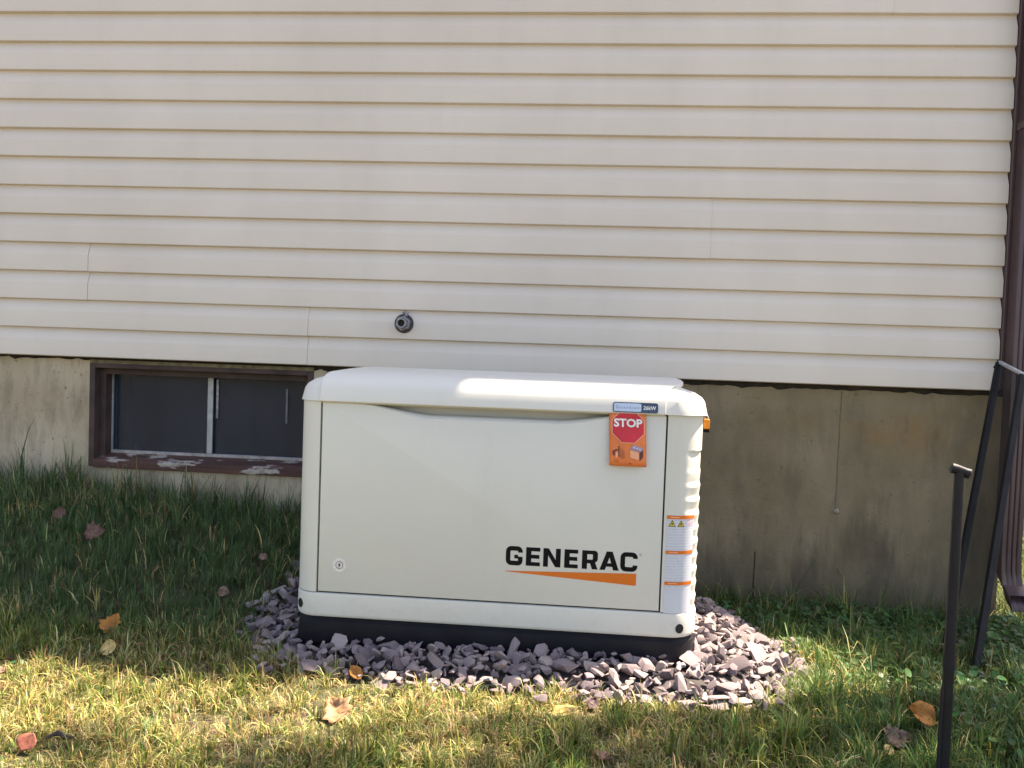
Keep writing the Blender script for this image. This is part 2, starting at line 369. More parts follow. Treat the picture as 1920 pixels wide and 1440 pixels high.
# dark strip at each seam above stands in for the overlap's shadow line
# foundation with window opening
FY = .03; WX0, WX1, WZ0, WZ1 = -2.196, -1.156, .352, .822
bm_ = MB()
def ragged(x0, x1, z):   # broken top edge of the wall
    n = int((x1 - x0) / .03); return [(x0 + (x1 - x0) * i / n, z + .012 * (mnoise.noise(Vector((i * .61 + x0 * 9, .3, 0))) + .6 * mnoise.noise(Vector((i * 1.9, 2.3, x0))))) for i in range(n + 1)]
def slab(poly, y0, y1):
    n = len(poly); v = [(x, y0, z) for x, z in poly] + [(x, y1, z) for x, z in poly]
    f = [tuple(range(n)), tuple(range(2 * n - 1, n - 1, -1))] + [(i, n + i, n + (i + 1) % n, (i + 1) % n) for i in range(n)]
    bm_.add(v, f)
slab([(XL, -.5), (WX0, -.5), (WX0, .835)] + ragged(XL, WX0 - .001, .835)[::-1], FY, FY + .22)
slab([(WX0, -.5), (WX1, -.5), (WX1, WZ0), (WX0, WZ0)], FY, FY + .22)
slab([(WX1, -.5), (1.795, -.5)] + ragged(WX1, 1.795, .826)[::-1], FY, FY + .22)
found = bm_.build('foundation', M_found, house)
MB().box(XL, 1.79, .040, .2, .80, SB + .03).build('sill_plate', M_sillwood, house)
MB().box(WX0, WX1, FY - .004, FY + .02, .818, .838).build('lintel_strip', simple('mossy_strip', (.16, .14, .08), .95, .4, 30, .4), house, bevel=.003)
# thin caulked joint, tie_plug and short crack on the right hand side
jt = MB(); pz = [(1.123 + .0008 * math.sin(i * .9) - .002 * i / 20, .82 - .5 * i / 20) for i in range(21)]
jt.tube([(x, FY + .0010, z) for x, z in pz], .0026, 6); jt.build('joint', simple('caulk_joint', (.12, .105, .073), .9, .3, 40), found)
MB().tube([(1.126, FY + .01, .312), (1.126, FY - .006, .312), (1.126, FY - .012, .312)], [.013, .011, .004], 9).build('tie_plug', simple('pale_plug', (.30, .27, .21), .8, .35, 90, .4), found, smooth=40)
MB().tube([(.797, FY - .0005, .12), (.795, FY - .0005, 0), (.797, FY - .0005, -.1)], .0025, 6).build('crack', simple('dark_crack', (.03, .026, .02), .9), found)

# basement window
win = MB()
fw = .026
win.box(WX0, WX0 + fw, FY - .006, FY + .04, WZ0, WZ1); win.box(WX1 - fw, WX1, FY - .006, FY + .04, WZ0, WZ1)
win.box(WX0 + fw, WX1 - fw, FY - .006, FY + .04, WZ1 - .022, WZ1)
window = win.build('window', M_brownwood, house, bevel=.003)
iy = FY + .10
fr = MB(); fr.box(WX0 + .01, WX0 + .05, FY + .041, iy + .03, WZ0 + .02, WZ1 - .01); fr.box(WX1 - .05, WX1 - .01, FY + .041, iy + .03, WZ0 + .02, WZ1 - .01); fr.box(WX0 + .05, WX1 - .05, FY + .041, iy + .03, WZ1 - .05, WZ1 - .01)
fr.build('jamb', M_brownwood, window, bevel=.002)
sl_ = MB(); sl_.prism([(FY - .016, WZ0 - .004), (FY - .018, WZ0 + .030), (FY + .03, WZ0 + .040), (iy - .012, WZ0 + .052), (iy + .03, WZ0 + .052), (iy + .03, WZ0 - .004)], WX0 + fw + .001, WX1 - fw - .001)
sl_.build('sill', M_peel, window, bevel=.003)
gx0, gx1, gz0, gz1 = WX0 + .05, WX1 - .05, WZ0 + .052, WZ1 - .05; gm_ = -1.672
tr_ = MB(); tr_.box(gx0, gx1, iy - .012, iy + .012, gz0, gz0 + .014); tr_.build('track', M_dirtywhite, window, bevel=.002)
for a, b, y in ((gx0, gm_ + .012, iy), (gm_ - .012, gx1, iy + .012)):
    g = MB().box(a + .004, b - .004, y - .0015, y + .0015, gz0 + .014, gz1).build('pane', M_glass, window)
st = MB(); st.box(gm_ - .013, gm_ + .013, iy - .010, iy - .002, gz0 + .0145, gz1 - .001); st.build('stile', M_alu, window, bevel=.002)
st = MB(); st.box(gx0 + .0005, gx0 + .006, iy - .010, iy - .002, gz0 + .0145, gz1 - .001); st.build('stile', M_alu, window)
ch = MB(); ch.box(gm_ + .022, gm_ + .032, iy + .004, iy + .008, gz0 + .18, gz1 - .01); ch.build('latch_strip', simple('chipped_paint', (.33, .32, .33), .7, .5, 50), window)
ch = MB(); ch.box(gm_ + .352, gm_ + .361, iy + .006, iy + .009, gz0 + .17, gz1 - .04); ch.build('latch_strip', simple('faded_strip', (.16, .16, .18), .7, .3, 50), window)
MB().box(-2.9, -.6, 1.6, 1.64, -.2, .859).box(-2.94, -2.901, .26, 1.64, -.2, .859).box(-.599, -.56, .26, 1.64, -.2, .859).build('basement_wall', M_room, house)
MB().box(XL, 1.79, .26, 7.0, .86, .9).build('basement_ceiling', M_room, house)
# right hand side wall, roof
MB().box(1.70, 1.80, .30, 7.0, SB + .0, 5.6).build('side_wall', M_siding, house)
MB().box(1.70, 1.795, .26, 7.0, -.5, SB - .003).build('side_foundation', M_found, house)
RX = 2.55  # unseen roof end, run past the corner to shade the lid top
rf = MB(); rf.add([(XL - .3, -.145, 5.2), (RX, -.145, 5.2), (RX, 3.6, 7.3), (XL - .3, 3.6, 7.3), (RX, 7.3, 5.2), (XL - .3, 7.3, 5.2)], [(0, 1, 2, 3), (3, 2, 4, 5), (0, 5, 4, 1), (1, 4, 2), (0, 3, 5)])
rf.build('roof', M_roof, house)
MB().prism([(-.146, 5.08), (-.22, 5.08), (-.255, 5.13), (-.26, 5.19), (-.25, 5.19), (-.245, 5.135), (-.215, 5.09), (-.146, 5.09)], XL - .3, 1.80).build('shade_gutter', M_brownmetal, house)  # unseen; made deep so its shadow covers the lid skirt and lawn edge
# brown corner trim and downspout
MB().box(1.731, 1.826, -.022, .05, SB + .002, 5.19).build('corner_post', M_brownmetal, house, bevel=.004)
ds = MB()
def ring_sp(c, w, d, ax, n=24):     # corrugated rectangular section
    out = []
    base = [(-w, -d), (-w * .62, -d), (-w * .5, -d + .006), (-w * .38, -d), (-.1 * w, -d), (0, -d + .006), (.1 * w, -d), (w * .38, -d), (w * .5, -d + .006), (w * .62, -d), (w, -d), (w, d), (-w, d)]
    X, Yv = ax
    return [Vector(c) + X * a + Yv * b for a, b in base]
Xv = Vector((1, 0, 0)); secs = []
cx = 1.782
for (y, z, tilt) in [(-.060, 5.1, 0), (-.060, .20, 0), (-.062, .13, 10), (-.078, .075, 40), (-.105, .045, 62), (-.16, .012, 68)]:
    t = math.radians(tilt); secs.append(ring_sp((cx + (.0 if tilt < 5 else .01 * tilt / 68), y, z), .0385, .031, (Xv, Vector((0, math.cos(t), math.sin(t))))))
v = [p for s in secs for p in s]; n = len(secs[0]); f = []
for i in range(len(secs) - 1):
    for a in range(n): f.append((i * n + a, (i + 1) * n + a, (i + 1) * n + (a + 1) % n, i * n + (a + 1) % n))
dsp = make('downspout', v, f, M_brownmetal, house, smooth=50)
mm = dsp.modifiers.new('wall', 'SOLIDIFY'); mm.thickness = .0015
for k, z in enumerate((1.9, 3.6)): MB().box(cx - .043, cx + .043, -.094, -.026, z, z + .03).build('strap', M_brownmetal, dsp, bevel=.002)
# pipe stub in the siding
px, pz_ = -.747, 1.044
fl = MB()
def disc_ring(mb, y0, y1, ro, ri, n=24, ph=0, cx=px, cz=pz_):
    v = []; 
    for y, r in ((y0, ro), (y1, ro), (y1, ri), (y0, ri)):
        v += [(cx + r * math.cos(2 * math.pi * (k + ph) / n), y, cz + r * math.sin(2 * math.pi * (k + ph) / n)) for k in range(n)]
    f = []
    for a in range(4):
        for k in range(n): f.append((a * n + k, a * n + (k + 1) % n, ((a + 1) % 4) * n + (k + 1) % n, ((a + 1) % 4) * n + k))
    mb.add(v, [tuple(reversed(q)) for q in f])
stub = MB(); disc_ring(stub, .03, -.078, .0215, .0150); pipe = stub.build('pipe_stub', M_galv, house, smooth=40, bevel=.001)
nt = MB(); disc_ring(nt, -.018, -.048, .033, .022, 6, .3); nt.build('lock_nut', M_galv, pipe, bevel=.003)
nt = MB(); disc_ring(nt, -.012, -.018, .042, .022, 20); nt.build('washer', simple('dark_rubber', (.06, .06, .065), .7), pipe, smooth=40)
nt = MB(); nt.tube([(px, -.066, pz_), (px, -.060, pz_)], .0154, 20); nt.build('bore_shade', M_dark, pipe)  # dark disc across the bore, painting in the shade of the open hole
nt = MB(); nt.tube([(px + .01, -.03, pz_ + .03), (px + .012, -.022, pz_ + .045), (px - .004, -.022, pz_ + .05)], [.008, .009, .006], 8); nt.build('clamp_lug', M_galv, pipe, smooth=50)

# ------------------------------------------------------------------ generator
gen = thing('standby_generator', (-.221, -.78, .045), 'cream standby generator cabinet with black lettering on black base pad beside the house wall', 'generator')
BX0, BX1, BY0, BY1 = -.829, .386, -1.098, -.462; RL, RR = .070, .086
def perim(off=0.0, notch=True, n=12, rl=RL, rr=RR, x0=BX0, x1=BX1, y0=BY0, y1=BY1, nd=.06):
    """closed loop, counter-clockwise from above, starting left front"""
    p = []
    x0 -= off; x1 += off; y0 -= off; y1 += off
    def arc(cx, cy, r, a0, a1): 
        for i in range(n + 1):
            a = math.radians(a0 + (a1 - a0) * i / n); p.append((cx + r * math.cos(a), cy + r * math.sin(a)))
    arc(x0 + rl + off, y0 + rl + off, rl + off, 180, 270)
    if notch: p.extend([(-.757, y0), (-.757, y0 + nd), (.2745, y0 + nd), (.2745, y0)])
    else:
        p.extend([(-.757 + (.2745 + .757) * i / 8, y0) for i in range(9)])
    arc(x1 - rr - off, y0 + rr + off, rr + off, 270, 360)
    p.extend([(x1, y0 + .1 + (y1 - y0 - .2) * i / 6) for i in range(7)])
    arc(x1 - rr - off, y1 - rr - off, rr + off, 0, 90)
    arc(x0 + rl + off, y1 - rl - off, rl + off, 90, 180)
    p.extend([(x0, y1 - .1 - (y1 - y0 - .2) * i / 6) for i in range(7)])
    return p
def loft(rings, cap0=True, cap1=True):
    n = len(rings[0]); v = [p for r in rings for p in r]; f = []
    for i in range(len(rings) - 1):
        for k in range(n): f.append((i * n + k, i * n + (k + 1) % n, (i + 1) * n + (k + 1) % n, (i + 1) * n + k))
    if cap0: f.append(tuple(range(n - 1, -1, -1)))
    if cap1: f.append(tuple((len(rings) - 1) * n + k for k in range(n)))
    return v, f
P0 = perim()
rings = []
nz = 150
def louver(z):
    if z < .196 or z > .655: return 0
    t = ((z - .196) % .0415) / .0415
    return (t / .72 if t < .72 else (1 - t) / .28) * min(1, (z - .196) / .02 + .4, (.655 - z) / .10)
for i in range(nz + 1):
    z = .1885 + (.766 - .1885) * i / nz; L = louver(z); ring = []
    for (x, y) in P0:
        ox = 0
        if x > .3:
            sd = float(sstep(.330, .362, x)) * (1 - .55 * float(sstep(.372, .386, x))); ox = (.0080 * L - .0070) * sd if .19 < z < .66 else 0
            if y > -.56: ox *= .0
        ring.append((x + ox, y, z))
    rings.append(ring)
v, f = loft(rings); make('cabinet', v, f, M_cream, gen, smooth=38)
# cream base skirt
PS = [perim(o, False) for o in (.0, .0015, .0022, .0022, .0022, .0018, -.001, -.008)]
zs = (.1845, .1835, .1810, .150, .124, .1195, .1145, .1115)
v, f = loft([[(x, y, z) for x, y in r] for r, z in zip(PS, zs)]); skirt = make('base_skirt', v, f, M_cream, gen, smooth=35)
v, f = loft([[(x, y, z) for x, y in perim(-.012, False)] for z in (.183, .190)]); make('skirt_gap', v, f, M_dark, gen)
for hx, hy, nxv, nyv in ((-.808, -1.078, -.70, -.71), (.3315, -1.0922, .36, -.93)):
    nv = Vector((nxv, nyv, 0)).normalized(); c = Vector((hx, hy, .146 if hx < 0 else .1415)) + nv * .0024
    tX = Vector((-nv.y, nv.x, 0)); rg = []
    for d, r in ((-.003, .0128), (.0010, .0126), (.0012, .0120)):
        rg.append([c + nv * d + tX * r * math.cos(2 * math.pi * k / 20) + Vector((0, 0, 1)) * r * 1.12 * math.sin(2 * math.pi * k / 20) for k in range(20)])
    v, f = loft(rg, False, True); make('lifting_hole', v, f, M_dark, skirt)
# black pad
v, f = loft([[(x, y, z) for x, y in perim(o, False)] for z, o in ((.028, -.004), (.036, .001), (.098, -.004), (.104, -.012), (.111, -.014))]); make('base_pad', v, f, M_pad, gen, smooth=45)
# door with hand scoop along its top
DX0, DX1, DZ0 = -.7515, .2695, .1905
def ztop(x):
    t = 1 - sstep(-.64, -.42, x); u = sstep(-.05, .19, x); return .7625 - .034 * (1 - max(float(t), float(u)))
top = [(DX1 - (DX1 - DX0) * i / 60, ztop(DX1 - (DX1 - DX0) * i / 60)) for i in range(61)]
outer = [(DX0, DZ0), (DX1, DZ0)] + top
def inset(poly, d):
    n = len(poly); out = []
    for i in range(n):
        a = Vector(poly[i - 1]); b = Vector(poly[i]); c = Vector(poly[(i + 1) % n])
        e1 = (b - a).normalized(); e2 = (c - b).normalized(); n1 = Vector((-e1.y, e1.x)); n2 = Vector((-e2.y, e2.x)); m = (n1 + n2)
        m = m / max(.3, m.length_squared) * 2 if m.length_squared > 0 else n1
        out.append(b + m * d)
    return out
i1 = inset(outer, .0012); i2 = inset(outer, .003)
n = len(outer)
v = [(x, BY0 + .026, z) for x, z in outer] + [(x, BY0 + .0025, z) for x, z in outer] + [(p[0], BY0 + .0006, p[1]) for p in i1] + [(p[0], BY0 - .0002, p[1]) for p in i2]
# widen the lip of the scoop
f = []
for r in range(3):
    for k in range(n): f.append((r * n + k, r * n + (k + 1) % n, (r + 1) * n + (k + 1) % n, (r + 1) * n + k))
f.append(tuple(3 * n + k for k in range(n)))
door = make('door', v, f, M_cream, gen, smooth=30)
lip = MB(); xs = [-.66 + .86 * i / 50 for i in range(51)]
lv = []
for x in xs:
    k = min(1, (.7625 - ztop(x)) / .030); z = ztop(x)
    lv += [(x, BY0 + .0008, z - .0005)] + [(x, BY0 + .0008 + dy * (.3 + .7 * k), z + dz * k) for dy, dz in ((.004, .0035), (.011, .0065), (.022, .0085), (.040, .0090))]
lf = [(i * 5 + a, (i + 1) * 5 + a, (i + 1) * 5 + a + 1, i * 5 + a + 1) for i in range(50) for a in range(4)]
lip.add(lv, lf); lip.build('scoop_lip', M_cream, door, smooth=60)

# lid: end caps as one shell, raised centre section with fascia
LX0, LX1, LY0, LY1 = -.838, .397, -1.1065, -.452
def lring(ix, iy_, iback, z, rl, n=14):
    return [(x, y, z) for x, y in perim(0, False, n, rl, rl, LX0 + ix, LX1 - ix, LY0 + iy_, LY1 - iback)]
def lperim(ix, iyf, iyb, z, r, n=12):
    x0, x1, y0, y1 = LX0 + ix, LX1 - ix, LY0 + iyf, LY1 - iyb; p = []
    for cx_, cy_, a0 in ((x0 + r, y0 + r, 180), (x1 - r, y0 + r, 270), (x1 - r, y1 - r, 0), (x0 + r, y1 - r, 90)):
        for i in range(n + 1):
            a = math.radians(a0 + 90 * i / n); p.append((cx_ + r * math.cos(a), cy_ + r * math.sin(a), z))
    return p
LR = [(.006, .006, .006, .7665, .083), (.0, .0, .0, .7672, .09), (.0005, .001, .0, .772, .09), (.008, .005, .006, .805, .09), (.016, .010, .012, .817, .088), (.036, .020, .024, .8305, .085), (.066, .036, .05, .8405, .08),
      (.088, .054, .08, .8490, .075), (.128, .09, .13, .8568, .07), (.2, .18, .2, .8622, .06), (.4, .29, .27, .8635, .04)]
v, f = loft([lperim(*r) for r in LR]); lid = make('lid', v, f, M_lid, gen, smooth=32)
# raised centre section
CP = [(-1.1085, .7665, -.757, .265), (-1.1110, .7685, -.757, .265), (-1.1100, .776, -.757, .265), (-1.1045, .806, -.757, .266), (-1.0985, .820, -.757, .268), (-1.087, .8335, -.757, .274), (-1.068, .8450, -.755, .285), (-1.045, .8530, -.750, .300), (-1.02, .8565, -.742, .315),
      (-.95, .8605, -.732, .332), (-.85, .8640, -.726, .338), (-.72, .8662, -.722, .338), (-.6, .8650, -.722, .335), (-.52, .860, -.726, .32), (-.48, .845, -.73, .31)]
v = []; f = []; NXS = 16
for side in (0, 1):
    for (y, z, a, b) in CP:
        for i in range(NXS + 1):
            t = i / NXS; x = a + (b - a) * t
            v.append((x, y + (.02 if side and y < -1.05 else 0), z - (.012 if side and y >= -1.05 else (.006 if side else 0))))
m = len(CP) * (NXS + 1)
for r in range(len(CP) - 1):
    for i in range(NXS): f.append((r * (NXS + 1) + i, r * (NXS + 1) + i + 1, (r + 1) * (NXS + 1) + i + 1, (r + 1) * (NXS + 1) + i))
    for i in (0, NXS):
        a = r * (NXS + 1) + i; b = (r + 1) * (NXS + 1) + i; q = (a, b, m + b, m + a); f.append(q if i == 0 else q[::-1])
for i in range(NXS):
    f.append((i + 1, i, m + i, m + i + 1)); e = (len(CP) - 1) * (NXS + 1); f.append((e + i, e + i + 1, m + e + i + 1, m + e + i))
make('lid_centre_panel', v, f, M_lid, gen, smooth=35, bevel=.0025)

# badge on the lid fascia (fascia leans back slightly)
def on_fascia(x, z, d): return (x, -1.1110 + (z - .7685) * (1.1110 - 1.1045) / (.806 - .7685) - d, z)
def rrect(x0, x1, z0, z1, r, n=5):
    p = []
    for cx_, cz_, a0 in ((x0 + r, z0 + r, 180), (x1 - r, z0 + r, 270), (x1 - r, z1 - r, 0), (x0 + r, z1 - r, 90)):
        for i in range(n + 1): a = math.radians(a0 + 90 * i / n); p.append((cx_ + r * math.cos(a), cz_ + r * math.sin(a)))
    return p
def print_on(name, loops_list, d, mat, parent, place):
    mb = MB()
    for loops in loops_list: mb.flat(loops, 0.0)
    return make(name, [place(p[0], p[2], d) for p in mb.v], mb.f, mat, parent)
bx0, bx1, bz0, bz1 = .113, .2425, .7705, .7995
bo = rrect(bx0, bx1, bz0, bz1, .006); nb = len(bo)
v = [on_fascia(x, z, 0) for x, z in bo] + [on_fascia(x, z, .0025) for x, z in bo]
badge = make('badge', v, [(i, (i + 1) % nb, nb + (i + 1) % nb, nb + i) for i in range(nb)] + [tuple(nb + i for i in range(nb))], M_navy, gen)
print_on('badge_field', [[rrect(bx0 + .0028, .1945, bz0 + .0028, bz1 - .0028, .004)]], .0030, M_badgeblue, badge, on_fascia)
def text_mesh(s, height, bold=0.0, space=1.0):
    cu = bpy.data.curves.new('t', 'FONT'); cu.body = s; cu.size = 1.0; cu.offset = bold; cu.resolution_u = 3; cu.space_character = space
    o = bpy.data.objects.new('t', cu); COL.objects.link(o)
    me = bpy.data.meshes.new_from_object(o.evaluated_get(bpy.context.evaluated_depsgraph_get()))
    vv = [tuple(a.co) for a in me.vertices]; ff = [tuple(p.vertices) for p in me.polygons]
    bpy.data.objects.remove(o); bpy.data.curves.remove(cu); bpy.data.meshes.remove(me)
    x0 = min(a[0] for a in vv); x1 = max(a[0] for a in vv); y0 = min(a[1] for a in vv); y1 = max(a[1] for a in vv); k = height / (y1 - y0)
    return [((a[0] - x0) * k, (a[1] - y0) * k) for a in vv], ff, (x1 - x0) * k
def text_on(name, s, x0, x1, z0, h, d, mat, parent, place, bold=0, space=1.0, slope=0.0):
    vv, ff, w = text_mesh(s, h, bold, space); k = (x1 - x0) / w
    return make(name, [place(x0 + a * k, z0 + b + slope * a * k, d) for a, b in vv], ff, mat, parent)
text_on('badge_lettering', 'Guardian', .1215, .1880, .7808, .0085, .0035, M_badgeink, badge, on_fascia, .004, 1.5)
text_on('badge_lettering', '26kW', .2005, .2365, .7795, .0115, .0035, M_white, badge, on_fascia, .02)

# GENERAC lettering, cut as flat vinyl shapes
def stroke_poly(path, w):
    P = [Vector(p) for p in path]; L = []; Rr = []
    for i, p in enumerate(P):
        d1 = (p - P[i - 1]).normalized() if i else None; d2 = (P[i + 1] - p).normalized() if i < len(P) - 1 else None
        d1 = d1 or d2; d2 = d2 or d1
        n1 = Vector((-d1.y, d1.x)); n2 = Vector((-d2.y, d2.x)); mv = (n1 + n2).normalized(); k = w / 2 / max(.5, mv.dot(n1))
        L.append(p + mv * k); Rr.append(p - mv * k)
    return [tuple(q) for q in L + Rr[::-1]]
def cpath(pts, r):
    out = [pts[0]]
    for i in range(1, len(pts) - 1):
        a, b, c = Vector(pts[i - 1]), Vector(pts[i]), Vector(pts[i + 1]); p = b + (a - b).normalized() * r; q_ = b + (c - b).normalized() * r
        for t in (0, .2, .4, .6, .8, 1.0): out.append(tuple(p * (1 - t) ** 2 + b * 2 * t * (1 - t) + q_ * t * t))
    return out + [pts[-1]]
def E(w): return [[(0, 0), (w, 0), (w, 28), (38, 28), (38, 54), (w - 5, 54), (w - 5, 82), (38, 82), (38, 107), (w, 107), (w, 135), (0, 135)]]
LET = [
 (188, [stroke_poly(cpath([(104, 92), (104, 121), (15, 121), (15, 14), (104, 14)], 26)[:-1] + [(78, 14)] + cpath([(78, 14), (104, 14), (104, 62)], 20)[1:], 33)] ),
 (333, E(102)), (458, [[(0, 0), (35, 0), (35, 84), (88, 0), (125, 0), (125, 135), (90, 135), (90, 52), (38, 135), (0, 135)]]), (610, E(98)),
 (737, [[(0, 0), (37, 0), (37, 42), (58, 42), (74, 0), (114, 0), (94, 50), (108, 60), (113, 72), (113, 115), (107, 128), (94, 135), (0, 135)], [(37, 69), (37, 108), (73, 108), (77, 104), (77, 73), (73, 69)]]),
 (866, [[(-2, 0), (37, 0), (45, 25), (88, 25), (96, 0), (136, 0), (88, 135), (46, 135)], [(53, 50), (80, 50), (67, 93)]]),
 (1013, [stroke_poly(cpath([(104, 92), (104, 121), (15, 121), (15, 14), (104, 14), (104, 44)], 26), 33)]),
]
K = .385 / 942
flat_door = lambda x, z, d: (x, BY0 - .0002 - d, z)
for off, loops in LET:
    ll = [[(-.1835 + (off - 188 + p[0]) * K, .3035 + p[1] * K) for p in lp] for lp in loops]
    print_on('letter', [ll], .0006, M_inkblack, door, flat_door)
gbar = [(-.1835 + (0 + 60) * K, .3035 + 48 * K), (-.1835 + 87.4 * K, .3035 + 48 * K), (-.1835 + 87.4 * K, .3035 + 75 * K), (-.1835 + 60 * K, .3035 + 75 * K)]
print_on('letter_bar', [[gbar]], .0006, M_inkblack, door, flat_door)
print_on('swoosh', [[[(-.185, .2835), (.2005, .2615), (.2005, .2975), (-.185, .2850)]]], .0006, M_inkorange, door, flat_door)
c_ = [(.2105 + .0028 * math.cos(k * math.pi / 6), .3545 + .0028 * math.sin(k * math.pi / 6)) for k in range(12)]; ci = [(.2105 + .0018 * math.cos(k * math.pi / 6), .3545 + .0018 * math.sin(k * math.pi / 6)) for k in range(12)]
print_on('registered_mark', [[c_, ci]], .0006, M_inkblack, door, flat_door)
# round bolt emblem
def circ(cx_, cz_, r, n=28): return [(cx_ + r * math.cos(2 * math.pi * k / n), cz_ + r * math.sin(2 * math.pi * k / n)) for k in range(n)]
ex, ez = -.6865, .2735
em = print_on('emblem', [[circ(ex, ez, .0205)]], .0006, simple('pale_emblem', (.78, .77, .75), .4, .08, 60), door, flat_door)
print_on('emblem_ring', [[circ(ex, ez, .0115), circ(ex, ez, .0098)]], .0012, M_tagdark, em, flat_door)
print_on('emblem_bolt', [[[(ex + .003, ez + .0105), (ex - .0055, ez - .001), (ex - .0008, ez - .001), (ex - .003, ez - .0105), (ex + .0055, ez + .002), (ex + .0008, ez + .002)]]], .0012, M_tagdark, em, flat_door)
for k in range(16):
    a = 2 * math.pi * k / 16; print_on('emblem_tick', [[[(ex + r * math.cos(a + s), ez + r * math.sin(a + s)) for r, s in ((.0135, -.06), (.0165, -.05), (.0165, .05), (.0135, .06))]]], .0012, M_tagpink if k % 2 else M_alu, em, flat_door)

# warning sticker wrapping the right front corner
ax_ = BX1 - RR
def corner(s, z, d=.0008):     # s measured along x from the flat and round the corner
    if s <= ax_: return (s, BY0 - d, z)
    a = (s - ax_) / RR; return (ax_ + (RR + d) * math.sin(a), BY0 + RR - (RR + d) * math.cos(a), z)
def wrap(name, s0, s1, z0, z1, mat, parent, d):
    n = 12; v = []
    for i in range(n + 1):
        s = s0 + (s1 - s0) * i / n; v += [corner(s, z0, d), corner(s, z1, d)]
    return make(name, v, [(2 * i, 2 * i + 2, 2 * i + 3, 2 * i + 1) for i in range(n)], mat, parent, smooth=60)
stk = wrap('warning_sticker', .283, .3705, .186, .474, M_sticker, gen, .0008)
for za, zb in ((.4640, .4745), (.3610, .3710), (.2695, .2795)): wrap('orange_strip', .2825, .371, za, zb, M_inkorange, stk, .0014)
for za, zb in ((.4665, .472), (.3635, .3685), (.272, .277)): wrap('strip_lettering', .2925, .318, za + .0012, zb - .0012, M_tagpink, stk, .0019)
for s0 in (.2875, .3135):
    print_tri = MB(); t3 = [(s0, .4415), (s0 + .021, .4415), (s0 + .0105, .4615)]
    make('hazard_triangle', [corner(s, z, .0014) for s, z in t3], [(0, 1, 2)], M_inkblack, stk)
    t3 = [(s0 + .0028, .4432), (s0 + .0182, .4432), (s0 + .0105, .4582)]; make('hazard_triangle_field', [corner(s, z, .0019) for s, z in t3], [(0, 1, 2)], M_yellow, stk)
    t3 = [(s0 + .009, .4445), (s0 + .0125, .4495), (s0 + .0112, .4545), (s0 + .0085, .450)]; make('hazard_symbol', [corner(s, z, .0024) for s, z in t3], [(0, 1, 2, 3)], M_inkblack, stk)
for s0 in (.3475, .3615):
    o1 = circ(s0, .4515, .0065, 16); i_ = circ(s0, .4515, .0048, 16); mb = MB(); mb.flat([o1, i_], 0)
    make('prohibition_ring', [corner(p[0], p[2], .0014) for p in mb.v], mb.f, M_pinkprint, stk)
    make('prohibition_bar', [corner(s, z, .0014) for s, z in ((s0 - .0042, .4475), (s0 - .0032, .4465), (s0 + .0042, .4555), (s0 + .0032, .4565))], [(0, 1, 2, 3)], M_pinkprint, stk)

# padlock and its hasp
MB().box(.384, .3945, -1.0, -.985, .735, .766).build('hasp', M_steel, gen, bevel=.002)
pl = thing('padlock', (.404, -1.003, .715), 'small orange and black padlock hanging under the generator lid corner', 'padlock')
MB().box(.389, .408, -1.012, -.996, .723, .753).build('lock_body', M_lockorange, pl, bevel=.003)
MB().box(.3895, .4075, -1.0115, -.9965, .713, .7228).build('lock_base', M_inkblack, pl, bevel=.002)
shk = MB(); shk.tube([(.398 + .006 * math.cos(a), -1.004, .7525 + .011 * math.sin(a)) for a in [math.pi * i / 10 for i in range(11)]], .0022, 8); shk.build('shackle', M_steel, pl, smooth=60)

# hanging STOP card
card = thing('warning_tag', (.16, -1.108, .614), 'orange card with red STOP octagon hanging from the generator lid', 'tag')
def cpos(u, z, d=0):    # slight curl of the card
    t = (.760 - z) / .147; return (u + .006 * t, -1.1062 - .0060 * math.sin(t * 1.9) * 1.0 - .0025 * math.cos((u - .157) * 30) - d, z)
T0, T1, TZ0, TZ1 = .1035, .2095, .614, .768
def grid(name, x0, x1, z0, z1, mat, parent, d, nx_=8, nz_=12):
    v = [cpos(x0 + (x1 - x0) * i / nx_, z0 + (z1 - z0) * j / nz_, d) for j in range(nz_ + 1) for i in range(nx_ + 1)]
    f = [(j * (nx_ + 1) + i, j * (nx_ + 1) + i + 1, (j + 1) * (nx_ + 1) + i + 1, (j + 1) * (nx_ + 1) + i) for j in range(nz_) for i in range(nx_)]
    return make(name, v, f, mat, parent, smooth=60)
cb = grid('card', T0, T1, TZ0, TZ1, M_tagorange, card, 0); sd_ = cb.modifiers.new('t', 'SOLIDIFY'); sd_.thickness = .0006; sd_.offset = -1
tx = .1575
def octo(r, zc=.7235, kx=1.0): 
    k = r * math.tan(math.pi / 8); return [(tx + x * kx, zc + z) for x, z in ((-k, -r), (k, -r), (r, -k), (r, k), (k, r), (-k, r), (-r, k), (-r, -k))]
def fine(poly, n=8):
    out = []
    for i in range(len(poly)):
        a = poly[i]; b = poly[(i + 1) % len(poly)]; out += [(a[0] + (b[0] - a[0]) * k / n, a[1] + (b[1] - a[1]) * k / n) for k in range(n)]
    return out
def clipz(poly, zm): return [(x, min(z, zm)) for x, z in poly]
print_on('octagon_border', [[fine(octo(.0475, .7285))]], .0012, M_tagpink, card, cpos)
print_on('octagon', [[fine(octo(.0450, .7285))]], .0020, M_tagred, card, cpos)
text_on('stop_lettering', 'STOP', .1165, .1985, .7275, .0245, .0028, M_white, card, cpos, .035)
